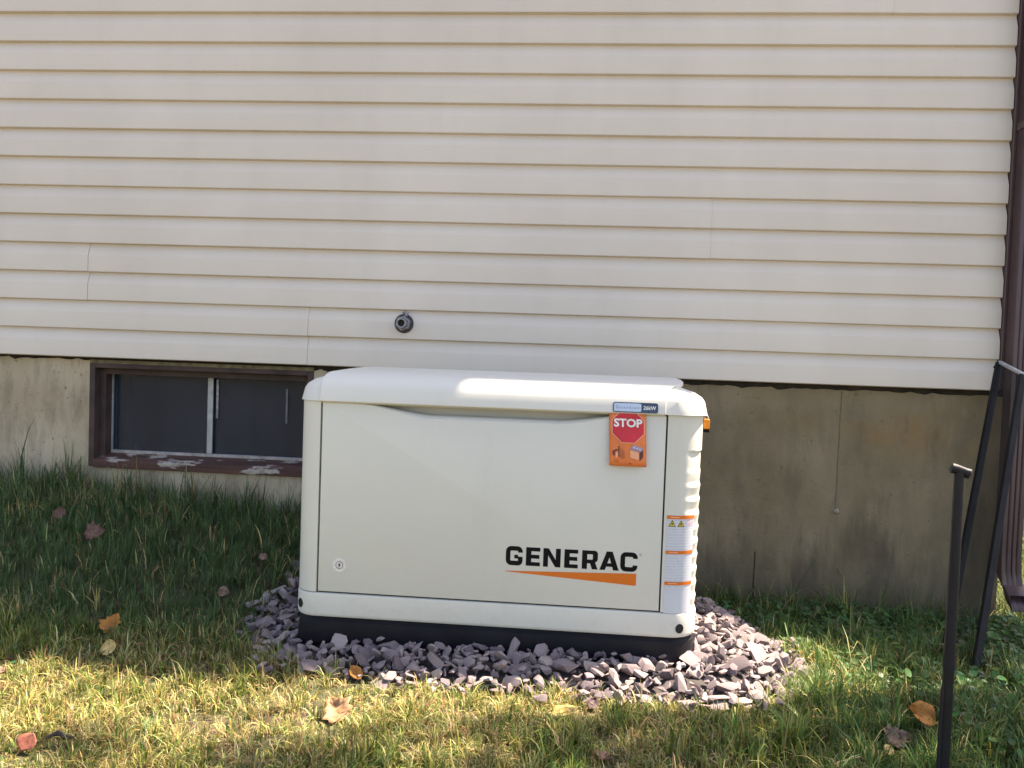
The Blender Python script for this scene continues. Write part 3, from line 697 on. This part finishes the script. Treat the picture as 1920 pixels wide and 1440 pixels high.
# small picture of a box with a lid and a person beside it
gxp = .168
print_on('drawing_lid', [[[(.1625, .6660), (.1745, .6775), (.2010, .6680), (.2010, .6640), (.1900, .6555), (.1625, .6625)]]], .0012, M_taglilac, card, cpos)
for i in range(3): print_on('drawing_slot', [[[(.1700 + i * .0085, .6690 - i * .0026), (.1725 + i * .0085, .6718 - i * .0026), (.1785 + i * .0085, .6700 - i * .0026), (.1760 + i * .0085, .6668 - i * .0026)]]], .0018, M_badgeblue, card, cpos)
print_on('drawing_panel', [[[(.1635, .6615), (.1880, .6545), (.1880, .6330), (.1635, .6400)]]], .0012, M_tagpink, card, cpos)
print_on('drawing_side', [[[(.1900, .6545), (.2005, .6620), (.2005, .6420), (.1900, .6300)]]], .0012, M_tagdark, card, cpos)
for x0 in (.1355, .1400, .1445): print_on('drawing_line', [[[(x0, .6360), (x0 + .0012, .6360), (x0 + .0012, .6680 - (x0 - .1355)), (x0, .6680 - (x0 - .1355))]]], .0012, M_tagdark, card, cpos)
print_on('drawing_person', [[[(.1125, .6480), (.1180, .6420), (.1200, .6560), (.1290, .6600), (.1295, .6400), (.1320, .6400), (.1325, .6720), (.1290, .6720), (.1285, .6630), (.1180, .6610), (.1120, .6570)]]], .0012, M_tagdark, card, cpos)
print_on('drawing_panel', [[[(.1215, .6400), (.1275, .6400), (.1275, .6545), (.1215, .6545)]]], .0012, M_tagpink, card, cpos)
print_on('drawing_foot', [[[(.1180, .6235), (.1300, .6235), (.1300, .6330), (.1150, .6330)]]], .0012, simple('amber_print', (.55, .14, .02), .5), card, cpos)
print_on('drawing_foot', [[[(.160, .6225), (.1670, .6200), (.1650, .6235), (.1600, .6250)]]], .0012, M_tagdark, card, cpos)

# ------------------------------------------------------------------ gravel bed
BC = (-.145, -.74); BH = (.875, .55)
def bed_e(x, y): 
    rot = 0; return (np.abs((x - BC[0]) / (BH[0] + .05 * (vnoise(x, y, 5, 21) - .5))) ** 3.2 + np.abs((y - BC[1]) / (BH[1] + .07 * (vnoise(x, y, 5, 22) - .5))) ** 3.2) ** (1 / 3.2)
def bed_z(x, y):
    e = bed_e(x, y); k = 1 - sstep(.74, 1.02, e); return G(x, y) * (1 - k) + np.maximum(.030, G(x, y) * 0 + .030) * k
bx = np.arange(BC[0] - .98, BC[0] + .981, .035); by = np.arange(BC[1] - .64, BC[1] + .641, .035)
BXX, BYY = np.meshgrid(bx, by); EE = bed_e(BXX, BYY)
BZ = bed_z(BXX, BYY) - np.where(EE > 1.0, .03, .004)
ii = np.arange(BXX.size).reshape(BXX.shape); qq = np.stack([ii[:-1, :-1], ii[:-1, 1:], ii[1:, 1:], ii[1:, :-1]], -1).reshape(-1, 4)
bedm = fast_mesh('gravel_bed', np.stack([BXX.ravel(), BYY.ravel(), BZ.ravel()], 1), qq.ravel(), np.arange(len(qq)) * 4, simple('dark_stone_dust', (.05, .042, .042), .95, .4, 40, .6))
bed = bpy.data.objects.new('gravel_bed', bedm); put(bed); tag(bed, kind='structure')
def stone_mesh(seed):
    r = random.Random(seed); bm = bmesh.new(); ay = r.uniform(.55, .85); az_ = r.uniform(.26, .46)
    for _ in range(18):
        d = Vector((r.gauss(0, 1), r.gauss(0, 1), r.gauss(0, 1))).normalized()
        m = max(abs(d.x), abs(d.y), abs(d.z)); d = d * (1 / m) ** .4 * r.uniform(.9, 1.04)
        bm.verts.new((d.x, d.y * ay, d.z * az_))
    bmesh.ops.convex_hull(bm, input=bm.verts[:]); bmesh.ops.delete(bm, geom=[v for v in bm.verts if not v.link_faces], context='VERTS')
    bmesh.ops.recalc_face_normals(bm, faces=bm.faces[:]); me = bpy.data.meshes.new('stone'); bm.to_mesh(me); bm.free(); me.materials.append(M_slate); me.polygons.foreach_set('use_smooth', [True] * len(me.polygons)); me.set_sharp_from_angle(angle=math.radians(26)); return me
SM = [stone_mesh(100 + i) for i in range(16)]
pts = []
def in_pad(x, y, m=0): return BX0 + m < x < BX1 - m and BY0 + m < y < BY1 - m
tries = 0
cells = {}
while len(pts) < 1800 and tries < 120000:
    tries += 1
    x = BC[0] + random.uniform(-.95, .95); y = BC[1] + random.uniform(-.62, .62)
    if in_pad(x, y, .012) or float(bed_e(x, y)) > 1.0 + random.uniform(-.03, .05): continue
    s = random.choice((.011, .015, .019, .023, .028, .034)) * random.uniform(.85, 1.15)
    layer = 0 if len(pts) < 1000 else 1
    key = (int(x / .05), int(y / .05)); ok = True
    for a in (-1, 0, 1):
        for b in (-1, 0, 1):
            for (x2, y2, s2, l2) in cells.get((key[0] + a, key[1] + b), ()):
                if l2 == layer and (x - x2) ** 2 + (y - y2) ** 2 < ((s + s2) * .62) ** 2: ok = False
    if not ok: continue
    cells.setdefault(key, []).append((x, y, s, layer)); pts.append((x, y, s, layer))
for k in range(14):   # strays in the grass
    a = random.uniform(-2.4, .5); e = random.uniform(1.03, 1.14); x = BC[0] + BH[0] * e * math.copysign(abs(math.cos(a)) ** .62, math.cos(a)); y = BC[1] + BH[1] * e * math.copysign(abs(math.sin(a)) ** .62, math.sin(a))
    pts.append((x, y, random.uniform(.012, .024), 1))
def vis(p):
    x, y, s, l = p; d = math.hypot(x, y + 3.44)
    hid = (BY0 < y and BX0 - .06 < x < BX1 + .02) or y > -.45
    return s / d * (1 + .8 * l) * (.02 if hid else 1) * (.6 if x < BX0 else 1)
pts.sort(key=vis, reverse=True)
heap_v = []; heap_f = []
for i, (x, y, s, l) in enumerate(pts):
    z = float(bed_z(np.array(x), np.array(y))) if float(bed_e(x, y)) < 1.03 else float(G(x, y)) + .008
    z += (.008 if l == 0 else .022) + random.uniform(-.003, .006)
    rx, ry, rz = random.gauss(0, .55), random.gauss(0, .55), random.uniform(0, 6.28)
    me = SM[i % 16]; sc = (s * random.uniform(.9, 1.2), s * random.uniform(.85, 1.1), s * random.uniform(.8, 1.3))
    if i < 300:
        o = bpy.data.objects.new('stone', me); COL.objects.link(o); o.parent = bed; o.location = (x, y, z); o.rotation_euler = (rx, ry, rz); o.scale = sc
    else:
        from mathutils import Euler
        mt = Matrix.Translation((x, y, z)) @ Euler((rx, ry, rz)).to_matrix().to_4x4() @ Matrix.Diagonal((*sc, 1)); b0 = len(heap_v)
        heap_v += [tuple(mt @ v_.co) for v_ in me.vertices]; heap_f += [tuple(b0 + k for k in p.vertices) for p in me.polygons]
hp = make('loose_stones', heap_v, heap_f, M_slate_heap, bed); tag(hp, kind='stuff')

# ------------------------------------------------------------------ grass
def sample(n, x0, x1, y0, y1): return rng.uniform(x0, x1, n), rng.uniform(y0, y1, n)
x1_, y1_ = sample(215000, -3.3, 2.6, -2.35, .03)
x2_, y2_ = sample(130000, -1.9, 1.7, -2.1, -1.05)
x3_, y3_ = sample(22000, 1.82, 3.6, 0, 4.0)
gx_ = np.concatenate([x1_, x2_, x3_]); gy_ = np.concatenate([y1_, y2_, y3_])
e = bed_e(gx_, gy_); keep = (e > 1.0 + rng.uniform(-.05, .06, len(gx_))) & ~((gy_ > .0) & (gx_ < 1.82))
bare = fbm(gx_, gy_, 3.1, 31); keep &= ~((bare > .60) & (gy_ < -1.25) & (rng.random(len(gx_)) < .6))
gx_, gy_ = gx_[keep], gy_[keep]; N = len(gx_)
nt_ = N // 22; ci = rng.integers(0, N, nt_); own = rng.integers(0, nt_, N); clumped = rng.random(N) < .62
# each clumped blade moves to a tuft near it: sort both by a grid key so tufts stay local
key = lambda x, y: np.floor((x + 5) / .25) * 1000 + np.floor((y + 5) / .25)
kt = key(gx_[ci], gy_[ci]); ordt = np.argsort(kt); kt_s = kt[ordt]; kb = key(gx_, gy_)
lo = np.searchsorted(kt_s, kb, 'left'); hi = np.searchsorted(kt_s, kb, 'right'); has = (hi > lo) & clumped
pick = ordt[np.minimum(lo + (rng.random(N) * np.maximum(1, hi - lo)).astype(int), nt_ - 1)]
tcx, tcy = gx_[ci][pick], gy_[ci][pick]; ra = rng.uniform(0, 2 * np.pi, N); rr_ = np.abs(rng.normal(0, .011, N))
gx_ = np.where(has, tcx + rr_ * np.cos(ra), gx_); gy_ = np.where(has, tcy + rr_ * np.sin(ra), gy_)
ths = rng.uniform(.6, 1.45, nt_)[pick]; tcol = rng.uniform(.72, 1.3, nt_)[pick]; tst = rng.normal(0, .22, nt_)[pick]
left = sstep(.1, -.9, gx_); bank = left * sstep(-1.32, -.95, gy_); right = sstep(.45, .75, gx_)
wallp = np.exp(-np.maximum(0, -gy_ - .02) / .12)
patch = fbm(gx_, gy_, 2.4, 41); patch2 = fbm(gx_, gy_, 6.5, 43)
h = .028 + .018 * patch2 + bank * (.018 + .034 * patch) + right * (.018 + .035 * patch) + wallp * (.045 + .03 * left) + right * np.exp(np.minimum(0, gy_ + .05) / .22) * .05 * (.5 + patch2)
h *= rng.uniform(.55, 1.3, N) * np.where(rng.random(N) < .04, 1.5, 1.0) * np.where(has, ths, rng.uniform(.5, .9, N))
LSP = [(-1.843, -.474), (-2.063, -.367), (-1.167, -.481), (-1.185, -.779), (-1.403, -1.089), (-1.313, -1.256), (-1.52, -1.46), (-1.195, -1.764), (-.571, -1.489), (-.583, -1.262), (.001, -1.413), (.078, -1.335), (.955, -1.25), (.85, -1.37), (.805, -1.43), (.10, -1.60), (-1.17, -1.72)]
for lx, ly in LSP: h *= 1 - .60 * np.exp(-(((gx_ - lx) / .05) ** 2 + ((gy_ - ly + .035) / .06) ** 2))
tuft = sstep(.60, .72, fbm(gx_, gy_, 3.4, 51)) * (gy_ < -1.35); h *= 1 + .7 * tuft
straw = np.clip(sstep(.38, .58, fbm(gx_, gy_, 2.0, 61) + .10 * (gy_ < -1.2)) * .85 * (1 - bank * .72) * (1 - right * .8) * (1 - .9 * tuft), 0.04, .80) * .72
straw = np.clip(straw + np.where(has, tst, 0), .02, .9); isst = rng.random(N) < straw
green = np.stack([.060 + .06 * rng.random(N) + .03 * patch, .105 + .08 * rng.random(N) + .03 * patch, .022 + .025 * rng.random(N)], 1)
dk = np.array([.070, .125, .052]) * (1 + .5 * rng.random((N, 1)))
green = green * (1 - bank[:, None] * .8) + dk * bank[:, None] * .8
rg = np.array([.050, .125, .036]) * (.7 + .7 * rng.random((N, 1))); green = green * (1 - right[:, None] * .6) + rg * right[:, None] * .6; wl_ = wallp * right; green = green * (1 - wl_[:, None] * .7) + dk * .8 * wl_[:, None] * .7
st_ = np.stack([.39 + .22 * rng.random(N), .335 + .19 * rng.random(N), .14 + .11 * rng.random(N)], 1)
st_ = np.where((rng.random(N) < .25)[:, None], st_ * np.array([.5, .38, .35]), st_)
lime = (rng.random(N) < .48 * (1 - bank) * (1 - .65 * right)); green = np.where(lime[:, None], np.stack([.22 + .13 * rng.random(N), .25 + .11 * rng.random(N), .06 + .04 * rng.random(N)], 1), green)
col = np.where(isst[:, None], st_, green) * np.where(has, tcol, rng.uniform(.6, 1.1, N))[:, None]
az = np.where(has, ra + rng.normal(0, .5, N), rng.uniform(0, 2 * np.pi, N)); lean = np.abs(rng.normal(.45, .35, N)) * (1 - .35 * bank) * (1 + .7 * isst)
lean = np.minimum(lean, 1.35); wd = (.0008 + .0014 * rng.random(N) ** 2) * (1 + .5 * tuft + .35 * right + .3 * bank)
dx, dy = np.cos(az), np.sin(az); sx, sy = -np.sin(az + rng.normal(0, .6, N)), np.cos(az)
gz_ = G(gx_, gy_) - .004
rows = []
for t, ww in ((0, 1.0), (.42, .9), (.76, .55)):
    bend = lean * (t ** 1.6); hx = h * t * np.sin(bend); hz = h * t * np.cos(bend)
    for sg in (-1, 1): rows.append(np.stack([gx_ + dx * hx + sx * wd * ww * sg, gy_ + dy * hx + sy * wd * ww * sg, gz_ + hz], 1))
bend = lean; rows.append(np.stack([gx_ + dx * h * np.sin(bend), gy_ + dy * h * np.sin(bend), gz_ + h * np.cos(bend)], 1))
V = np.stack(rows, 1).reshape(-1, 3); b0 = (np.arange(N) * 7)[:, None]
lp = (b0 + np.array([0, 1, 3, 2, 2, 3, 5, 4, 4, 5, 6])).ravel(); stt = ((np.arange(N) * 11)[:, None] + np.array([0, 4, 8])).ravel()
shade = np.array([.75, .75, .95, .95, 1.05, 1.05, 1.12]); C = (col[:, None, :] * (0.97 + 0 * shade)[None, :, None]).reshape(-1, 3)
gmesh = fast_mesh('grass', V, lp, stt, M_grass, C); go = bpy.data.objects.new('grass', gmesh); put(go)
tag(go, 'patchy green and straw-coloured lawn grass round the gravel bed', 'grass', kind='stuff')

# broad-leaved ground cover (clover, ivy) mostly by the right hand wall
xa, ya = sample(8500, .45, 2.5, -2.2, -.02); xb, yb = sample(2200, -2.4, 1.2, -2.2, -1.2); xc, yc = sample(1500, -3, -.9, -1.2, -.05); xd, yd = sample(5200, .55, 1.9, -.75, -.02); xc, yc = np.concatenate([xc, xd]), np.concatenate([yc, yd])
cx_, cy_ = np.concatenate([xa, xb, xc]), np.concatenate([ya, yb, yc])
dn = fbm(cx_, cy_, 3.0, 71); k = ((dn > .46) | ((cy_ > -.5) & (cx_ > .5))) & (bed_e(cx_, cy_) > 1.02); k &= ~((cy_ < -1.2) & (cx_ < .6) & (dn < .58)); cx_, cy_ = cx_[k], cy_[k]; n = len(cx_)
cz = G(cx_, cy_) + rng.uniform(.010, .055, n) * (.5 + .7 * sstep(.4, 1.0, cx_)) * (1 + .9 * sstep(-.45, -.1, cy_) * (cx_ > .5)); rad = rng.uniform(.005, .013, n) * (.75 + .5 * sstep(.5, 1.2, cx_))
ang = rng.uniform(0, 6.28, n); nv = np.stack([rng.normal(0, .45, n), rng.normal(-.15, .45, n), np.ones(n)], 1); nv /= np.linalg.norm(nv, axis=1)[:, None]
t1 = np.cross(nv, np.stack([np.cos(ang), np.sin(ang), 0 * ang], 1)); t1 /= np.linalg.norm(t1, axis=1)[:, None]; t2 = np.cross(nv, t1)
ctr = np.stack([cx_, cy_, cz], 1); ring = [ctr]
for a, s in ((0, 1.0), (50, .95), (105, .85), (150, 1.0), (180, .78), (210, 1.0), (255, .85), (310, .95)):
    a = math.radians(a); ring.append(ctr + (t1 * math.cos(a) + t2 * math.sin(a)) * (rad * s)[:, None] + nv * (rad * .22)[:, None])
V = np.stack(ring, 1).reshape(-1, 3); b0 = (np.arange(n) * 9)[:, None]
lp = (b0 + np.array([q for k in range(8) for q in (0, 1 + k, 1 + (k + 1) % 8)])).ravel(); stt = np.arange(n * 8) * 3
cc = np.stack([.04 + .05 * rng.random(n), .10 + .08 * rng.random(n), .03 + .03 * rng.random(n)], 1)
me = fast_mesh('ground_cover', V, lp, stt, M_cover, np.repeat(cc, 9, 0)); o = bpy.data.objects.new('ground_cover', me); put(o)
tag(o, 'low round-leaved ground cover creeping through the lawn', 'ground cover', kind='stuff')

# leafy weeds one can pick out
def weed(name, loc, label, n, size, spread, height, c, seed):
    r = random.Random(seed); z0 = float(G(loc[0], loc[1])); t = thing(name, (loc[0], loc[1], z0), label, 'weed', 'weeds in the lawn')
    stem = MB(); V = []; F = []; cols = []
    for i in range(n):
        a = r.uniform(0, 6.28); d = spread * math.sqrt(r.random()); hh = height * r.uniform(.45, 1) * (1 - .4 * d / spread)
        tip = Vector((loc[0] + d * math.cos(a), loc[1] + d * math.sin(a), z0 + hh)); stem.tube([(loc[0] + d * .15 * math.cos(a), loc[1] + d * .15 * math.sin(a), z0 - .005), (loc[0] + d * .6 * math.cos(a), loc[1] + d * .6 * math.sin(a), z0 + hh * .6), tip], [.0016, .0013, .0009], 5)
        out = Vector((math.cos(a + r.uniform(-.6, .6)), math.sin(a + r.uniform(-.6, .6)), r.uniform(-.35, .25))).normalized(); sd = out.cross(Vector((0, 0, 1))).normalized(); up = sd.cross(out); L = size * r.uniform(.7, 1.2); b = len(V)
        prof = [(0, 0), (.2, .30), (.45, .40), (.75, .27), (1, 0)]
        for (u, w) in prof: V += [tuple(tip + out * L * u + sd * L * w + up * L * (.10 * w - .25 * u * u)), tuple(tip + out * L * u + up * L * (-.25 * u * u - .06)), tuple(tip + out * L * u - sd * L * w + up * L * (.10 * w - .25 * u * u))]
        k = r.uniform(.75, 1.3); cols += [[q * k for q in c]] * 15
        for s in range(4):
            for m_ in range(2): F.append((b + s * 3 + m_, b + s * 3 + m_ + 1, b + s * 3 + 3 + m_ + 1, b + s * 3 + 3 + m_))
    stem.build('stems', simple('green_stem', (.07, .12, .03), .6), t)
    lv_ = np.array(V); me = fast_mesh('foliage', lv_, np.array([q for f_ in F for q in f_]), np.arange(len(F)) * 4, M_cover, np.array(cols)); o = bpy.data.objects.new('foliage', me); put(o, t); return t
weed('weed_plant', (1.075, -.66), 'small lime green weed clump between the gravel heap and the black pole', 42, .030, .085, .085, (.15, .24, .045), 1)
weed('weed_plant', (1.62, -.28), 'leafy dark green weeds under the downspout spout', 46, .042, .15, .15, (.055, .13, .04), 2)
weed('weed_plant', (1.50, -.62), 'loose green weed growing at the foot of the leaning black frame', 30, .038, .12, .12, (.07, .15, .045), 3)
weed('weed_plant', (.80, -.98), 'low pale green weed at the right tip of the gravel heap', 22, .026, .09, .05, (.10, .17, .07), 4)

# ------------------------------------------------------------------ fallen leaves
def leaf(loc, size, kind, tilt, rot, mats, label, curl=.25, name='fallen_leaf', stem=True, asp=.7, lift=.022):
    z0 = float(G(loc[0], loc[1])) + lift * .72
    t = thing(name, (loc[0], loc[1], z0), label, 'leaf', 'fallen leaves on the lawn')
    outl = {'oval': [(0, 0), (.08, .22), (.25, .40), (.5, .46), (.75, .36), (.92, .17), (1, 0)],
            'maple': [(0, 0), (-.02, .20), (.10, .30), (.08, .52), (.28, .42), (.40, .62), (.52, .36), (.68, .40), (.72, .22), (.86, .20), (1, 0)],
            'long': [(0, 0), (.15, .12), (.35, .19), (.6, .20), (.85, .11), (1, 0)]}[kind]
    V = []; F = []; n = len(outl)
    r = random.Random(hash((round(loc[0] * 1000), 5)) & 0xffff)
    ph = r.uniform(0, 6)
    for (u, w) in outl:
        w *= asp / .7
        for s in (-1, -.5, 0, .5, 1):
            x = (u - .5); y = w * s * (1 + r.uniform(-.08, .08)); zz = curl * (abs(y) ** 1.2 * 1.5 + (x * x) * 1.1) + .05 * math.sin(7 * u + 3 * s + ph) + .03 * math.sin(15 * u - 5 * s + ph)
            V.append((x * size, y * size, zz * size))
    for i in range(n - 1):
        for s in range(4): F.append((i * 5 + s, i * 5 + s + 1, i * 5 + 5 + s + 1, i * 5 + 5 + s))
    Mx = Matrix.Translation((loc[0], loc[1], z0)) @ Matrix.Rotation(tilt[0], 4, 'X') @ Matrix.Rotation(tilt[1], 4, 'Y') @ Matrix.Rotation(rot, 4, 'Z')
    o = make('leaf_blade', [Mx @ Vector(p) for p in V], F, mats, t, smooth=70); m_ = o.modifiers.new('t', 'SOLIDIFY'); m_.thickness = .0005
    sp = MB(); sp.tube([Mx @ Vector((-.5 * size - .35 * size * stem, .04 * size, .05 * size)), Mx @ Vector((-.5 * size, 0, curl * .18 * size)), Mx @ Vector((0, 0, -.002)), Mx @ Vector((.42 * size, 0, curl * .12 * size))], [.0011, .0011, .0008, .0004], 5)
    sp.build('leaf_stem', simple('leaf_stem_brown', (.16, .09, .04), .7), t)
    return t
mTan = leaf_mat('tan_leaf', (.42, .24, .12), (.58, .38, .22)); mOr = leaf_mat('orange_leaf', (.48, .19, .03), (.66, .34, .06)); mBr = leaf_mat('brown_leaf', (.17, .085, .06), (.30, .17, .13))
mYe = leaf_mat('yellow_leaf', (.62, .46, .16), (.78, .64, .32)); mRed = leaf_mat('red_leaf', (.36, .12, .08), (.50, .22, .15)); mPk = leaf_mat('pinkish_leaf', (.30, .18, .13), (.46, .32, .24)); mPu = leaf_mat('purple_leaf', (.07, .035, .045), (.16, .08, .08))
leaf((-1.843, -.474), .075, 'maple', (.85, .1), .3, mBr, 'large brown maple leaf lying in the tall shaded grass below the window', .3, lift=.05)
leaf((-2.063, -.367), .055, 'oval', (.9, .2), 1.6, mBr, 'upright brown leaf caught in grass near the foundation beside the window', .3, lift=.06)
leaf((-1.167, -.481), .034, 'oval', (.8, .1), 2.6, mPk, 'small pale pink leaf in the grass under the window corner', .3, lift=.05)
leaf((-1.185, -.779), .042, 'oval', (.8, .1), .1, mPk, 'small curled pale leaf in shaded grass beside the generator', .8, lift=.045)
leaf((-1.403, -1.089), .066, 'maple', (.95, .1), 1.3, mOr, 'orange-brown leaf with long stem standing in shaded grass', .25, lift=.045)
leaf((-1.313, -1.256), .048, 'oval', (.9, .0), 1.9, mYe, 'pale yellow oval leaf below the orange-brown leaf', .15, asp=.75, lift=.035)
leaf((-1.52, -1.46), .075, 'oval', (.25, .1), .3, mPk, 'pinkish curled leaf at the edge of the shade', .4, asp=.5, lift=.03)
leaf((-1.195, -1.764), .040, 'oval', (.9, .0), 1.2, mRed, 'round red leaf on sunlit grass', .15, asp=.95, lift=.035)
leaf((-.571, -1.489), .072, 'maple', (.8, .1), 2.4, mTan, 'large tan leaf with torn lobes on sunlit grass before the generator', .35, lift=.035)
leaf((-.583, -1.262), .050, 'oval', (.7, .2), 2.4, mOr, 'orange leaf resting at the front edge of the gravel heap', .3, asp=.55, lift=.035)
leaf((.001, -1.413), .085, 'long', (.55, -.1), .25, mYe, 'long narrow yellow leaf lying on sunlit grass', .35, lift=.025)
leaf((.078, -1.335), .036, 'maple', (.7, .2), .9, mPu, 'dark purple-brown leaf by the tip of the long yellow leaf', .4, lift=.025)
leaf((.955, -1.25), .075, 'oval', (.7, .2), 2.7, mOr, 'big folded orange leaf beside the black pole', .55, asp=.75, lift=.045)
leaf((.85, -1.37), .06, 'maple', (.6, -.1), .4, mPk, 'crumpled pinkish leaf near the big orange leaf', .5, lift=.03)
leaf((.805, -1.43), .03, 'oval', (.7, .2), .8, mYe, 'tiny yellow leaf next to the crumpled pinkish leaf', .3, lift=.03)
leaf((.10, -1.60), .034, 'maple', (.3, .1), 1.1, mBr, 'dry brown leaf on the bare straw patch', .5, lift=.012)
tw = MB(); tw.tube([(-1.175, -1.73, float(G(-1.175, -1.73)) + .02), (-1.155, -1.715, float(G(-1.155, -1.715)) + .03), (-1.135, -1.722, float(G(-1.135, -1.722)) + .024), (-1.12, -1.71, float(G(-1.12, -1.71)) + .02)], [.003, .007, .006, .002], 7)
two = tw.build('bark_chip', simple('dark_bark', (.045, .035, .035), .9, .5, 80, .8), None, smooth=40); tag(two, 'dark bark chip next to the round red leaf', 'bark')

# ------------------------------------------------------------------ black pole and leaning frame
pole = thing('garden_pole', (.82, -1.68, -.08), 'slim black metal pole with a knobbed head standing upright in the lawn', 'pole')
pb = Vector((.822, -1.68, -.35)); pt = Vector((.8215, -1.68, .712))
sh = MB(); sh.tube([pb, pb.lerp(pt, .35), pb.lerp(pt, .8), pt], [.0118, .0118, .0112, .0105], 14); sh.build('shaft', M_black_iron, pole, smooth=50)
sh = MB(); sh.tube([pb + Vector((-.0125, -.004, .05)), pb.lerp(pt, .55) + Vector((-.0115, -.004, 0)), pb.lerp(pt, .58) + Vector((-.009, -.003, 0))], [.005, .005, .002], 8); sh.build('rib', M_black_iron, pole, smooth=50)
kd = MB(); kc = Vector((.823, -1.68, .712)); kd.tube([kc + Vector((-.018, .004, .0060)), kc + Vector((-.016, .0035, .0052)), kc + Vector((-.006, 0, .003)), kc + Vector((.008, 0, -.002)), kc + Vector((.018, -.0035, -.0052)), kc + Vector((.020, -.004, -.006))], [.007, .0112, .0105, .0105, .0112, .007], 14); kd.build('knob', M_black_iron, pole, smooth=60)
cl = MB(); cl.tube([pb.lerp(pt, .60), pb.lerp(pt, .63)], .0130, 14); cl.build('clip', M_black_iron, pole, smooth=50)

TL = Vector((1.684, -.105, .962)); TR = Vector((1.671, -.30, .917)); BR = Vector((1.323, -.779, -.06)); BL = Vector((1.336, -.549, -.04))
frm = thing('leaning_screen', (1.33, -.66, -.06), 'tall narrow black frame with dark mesh leaning against the house corner', 'screen')
for a, b in ((TL, BL - (TL - BL).normalized() * .08), (TR, BR - (TR - BR).normalized() * .08)):
    q_ = MB(); q_.bar(a, b, .024, .016, up=(0, 1, .2)); q_.build('side_rail', M_screenframe, frm, bevel=.002)
q_ = MB(); q_.bar(TL + (TL - BL).normalized() * .004, TR + (TR - BR).normalized() * .004, .016, .012); q_.build('top_rail', M_alu, frm, bevel=.003)
q_ = MB(); q_.bar(BL, BR, .012, .012); q_.build('bottom_rail', M_screenframe, frm)
q_ = MB(); q_.add([TL, TR, BR, BL], [(0, 1, 2, 3)]); q_.build('mesh_panel', M_mesh, frm)
q_ = MB(); q_.tube([TL + Vector((-.012, -.004, -.012)), TL + Vector((-.02, -.006, -.02))], .006, 8); q_.build('corner_pin', M_screenframe, frm)

# ------------------------------------------------------------------ trees and bush beyond the house corner
def tree(name, base, hgt, blobs, nleaf, label, cat, seed, leafsize=.09, cols=(.05, .10, .025), group=None):
    r = random.Random(seed); t = thing(name, base, label, cat, group); b = Vector(base)
    tk = MB(); tk.tube([b + Vector((0, 0, -.2)), b + Vector((.03, .02, hgt * .3)), b + Vector((.0, -.03, hgt * .6)), b + Vector((.02, 0, hgt * .9))], [hgt * .022, hgt * .017, hgt * .012, hgt * .004], 9)
    for (c, rad, _) in blobs:
        s = b + Vector((0, 0, min(c.z - b.z - .3, hgt * .5))); tk.tube([s, s.lerp(c, .5) + Vector((0, 0, .1)), c], [hgt * .008, hgt * .006, .008], 6)
    tk.build('trunk', simple('grey_brown_bark', (.10, .075, .055), .9, .4, 14, .8), t, smooth=50)
    V = []; F = []; C_ = []
    tot = sum(q[1] ** 2 * q[2] for q in blobs)
    for (c, rad, dens) in blobs:
        for _ in range(int(nleaf * rad ** 2 * dens / tot)):
            d = Vector((r.gauss(0, 1), r.gauss(0, 1), r.gauss(0, .8))).normalized() * rad * r.random() ** .45; p = c + d
            a = Vector((r.gauss(0, 1), r.gauss(0, 1), r.gauss(0, .5))).normalized(); s_ = a.cross(Vector((r.gauss(0, .4), r.gauss(0, .4), 1))).normalized(); L = leafsize * r.uniform(.6, 1.2); k = len(V)
            V += [p, p + a * L * .5 + s_ * L * .32, p + a * L, p + a * L * .5 - s_ * L * .32]; F.append((k, k + 1, k + 2, k + 3)); m_ = r.uniform(.6, 1.4); C_ += [[q * m_ for q in cols]] * 4
    me = fast_mesh('crown', np.array([tuple(p) for p in V]), np.array(F).ravel(), np.arange(len(F)) * 4, M_cover, np.array(C_), False); o = bpy.data.objects.new('crown', me); put(o, t); return t
B = [(Vector((4.75, .30, 6.1)), .70, .8), (Vector((5.3, -.35, 6.5)), .8, .8), (Vector((4.2, -.50, 5.9)), .42, .55), (Vector((3.5, -.62, 5.8)), .36, .5), (Vector((5.9, .6, 7.0)), 1.0, 1.0), (Vector((6.4, -.4, 6.2)), .9, 1.0), (Vector((5.5, .2, 7.6)), .8, .8),
     (Vector((4.26, .93, 6.05)), .46, 2.6), (Vector((4.75, 1.0, 6.2)), .5, 2.4), (Vector((4.2, .62, 6.1)), .3, 1.8), (Vector((3.0, -.42, 6.0)), .24, .8), (Vector((3.3, -.28, 6.05)), .2, .9), (Vector((2.42, -.52, 6.0)), .2, 1.0), (Vector((1.85, -.50, 5.95)), .12, .9), (Vector((2.65, -.75, 6.0)), .22, .8), (Vector((4.0, -.1, 5.95)), .3, .5), (Vector((2.3, -.62, 6.05)), .16, 1.3), (Vector((2.95, -.62, 6.0)), .2, 1.1), (Vector((3.75, -.35, 6.0)), .28, .9), (Vector((1.72, -.62, 6.0)), .13, 1.2), (Vector((4.5, -.2, 6.1)), .35, .9)]
tree('yard_tree', (6.2, .6, -.2), 7.5, B, 8800, 'broad-leaved tree at the side of the house casting dappled shade', 'tree', 5)
tree('shrub', (3.6, 3.4, -.2), 1.6, [(Vector((3.5, 3.3, .5)), .75, 1), (Vector((3.1, 3.6, 1.0)), .6, 1), (Vector((4.2, 3.3, .7)), .8, 1), (Vector((3.7, 3.5, 1.4)), .5, 1)], 5200, 'bright green sunlit shrub beyond the house corner behind the downspout', 'shrub', 8, .07, (.11, .19, .04))
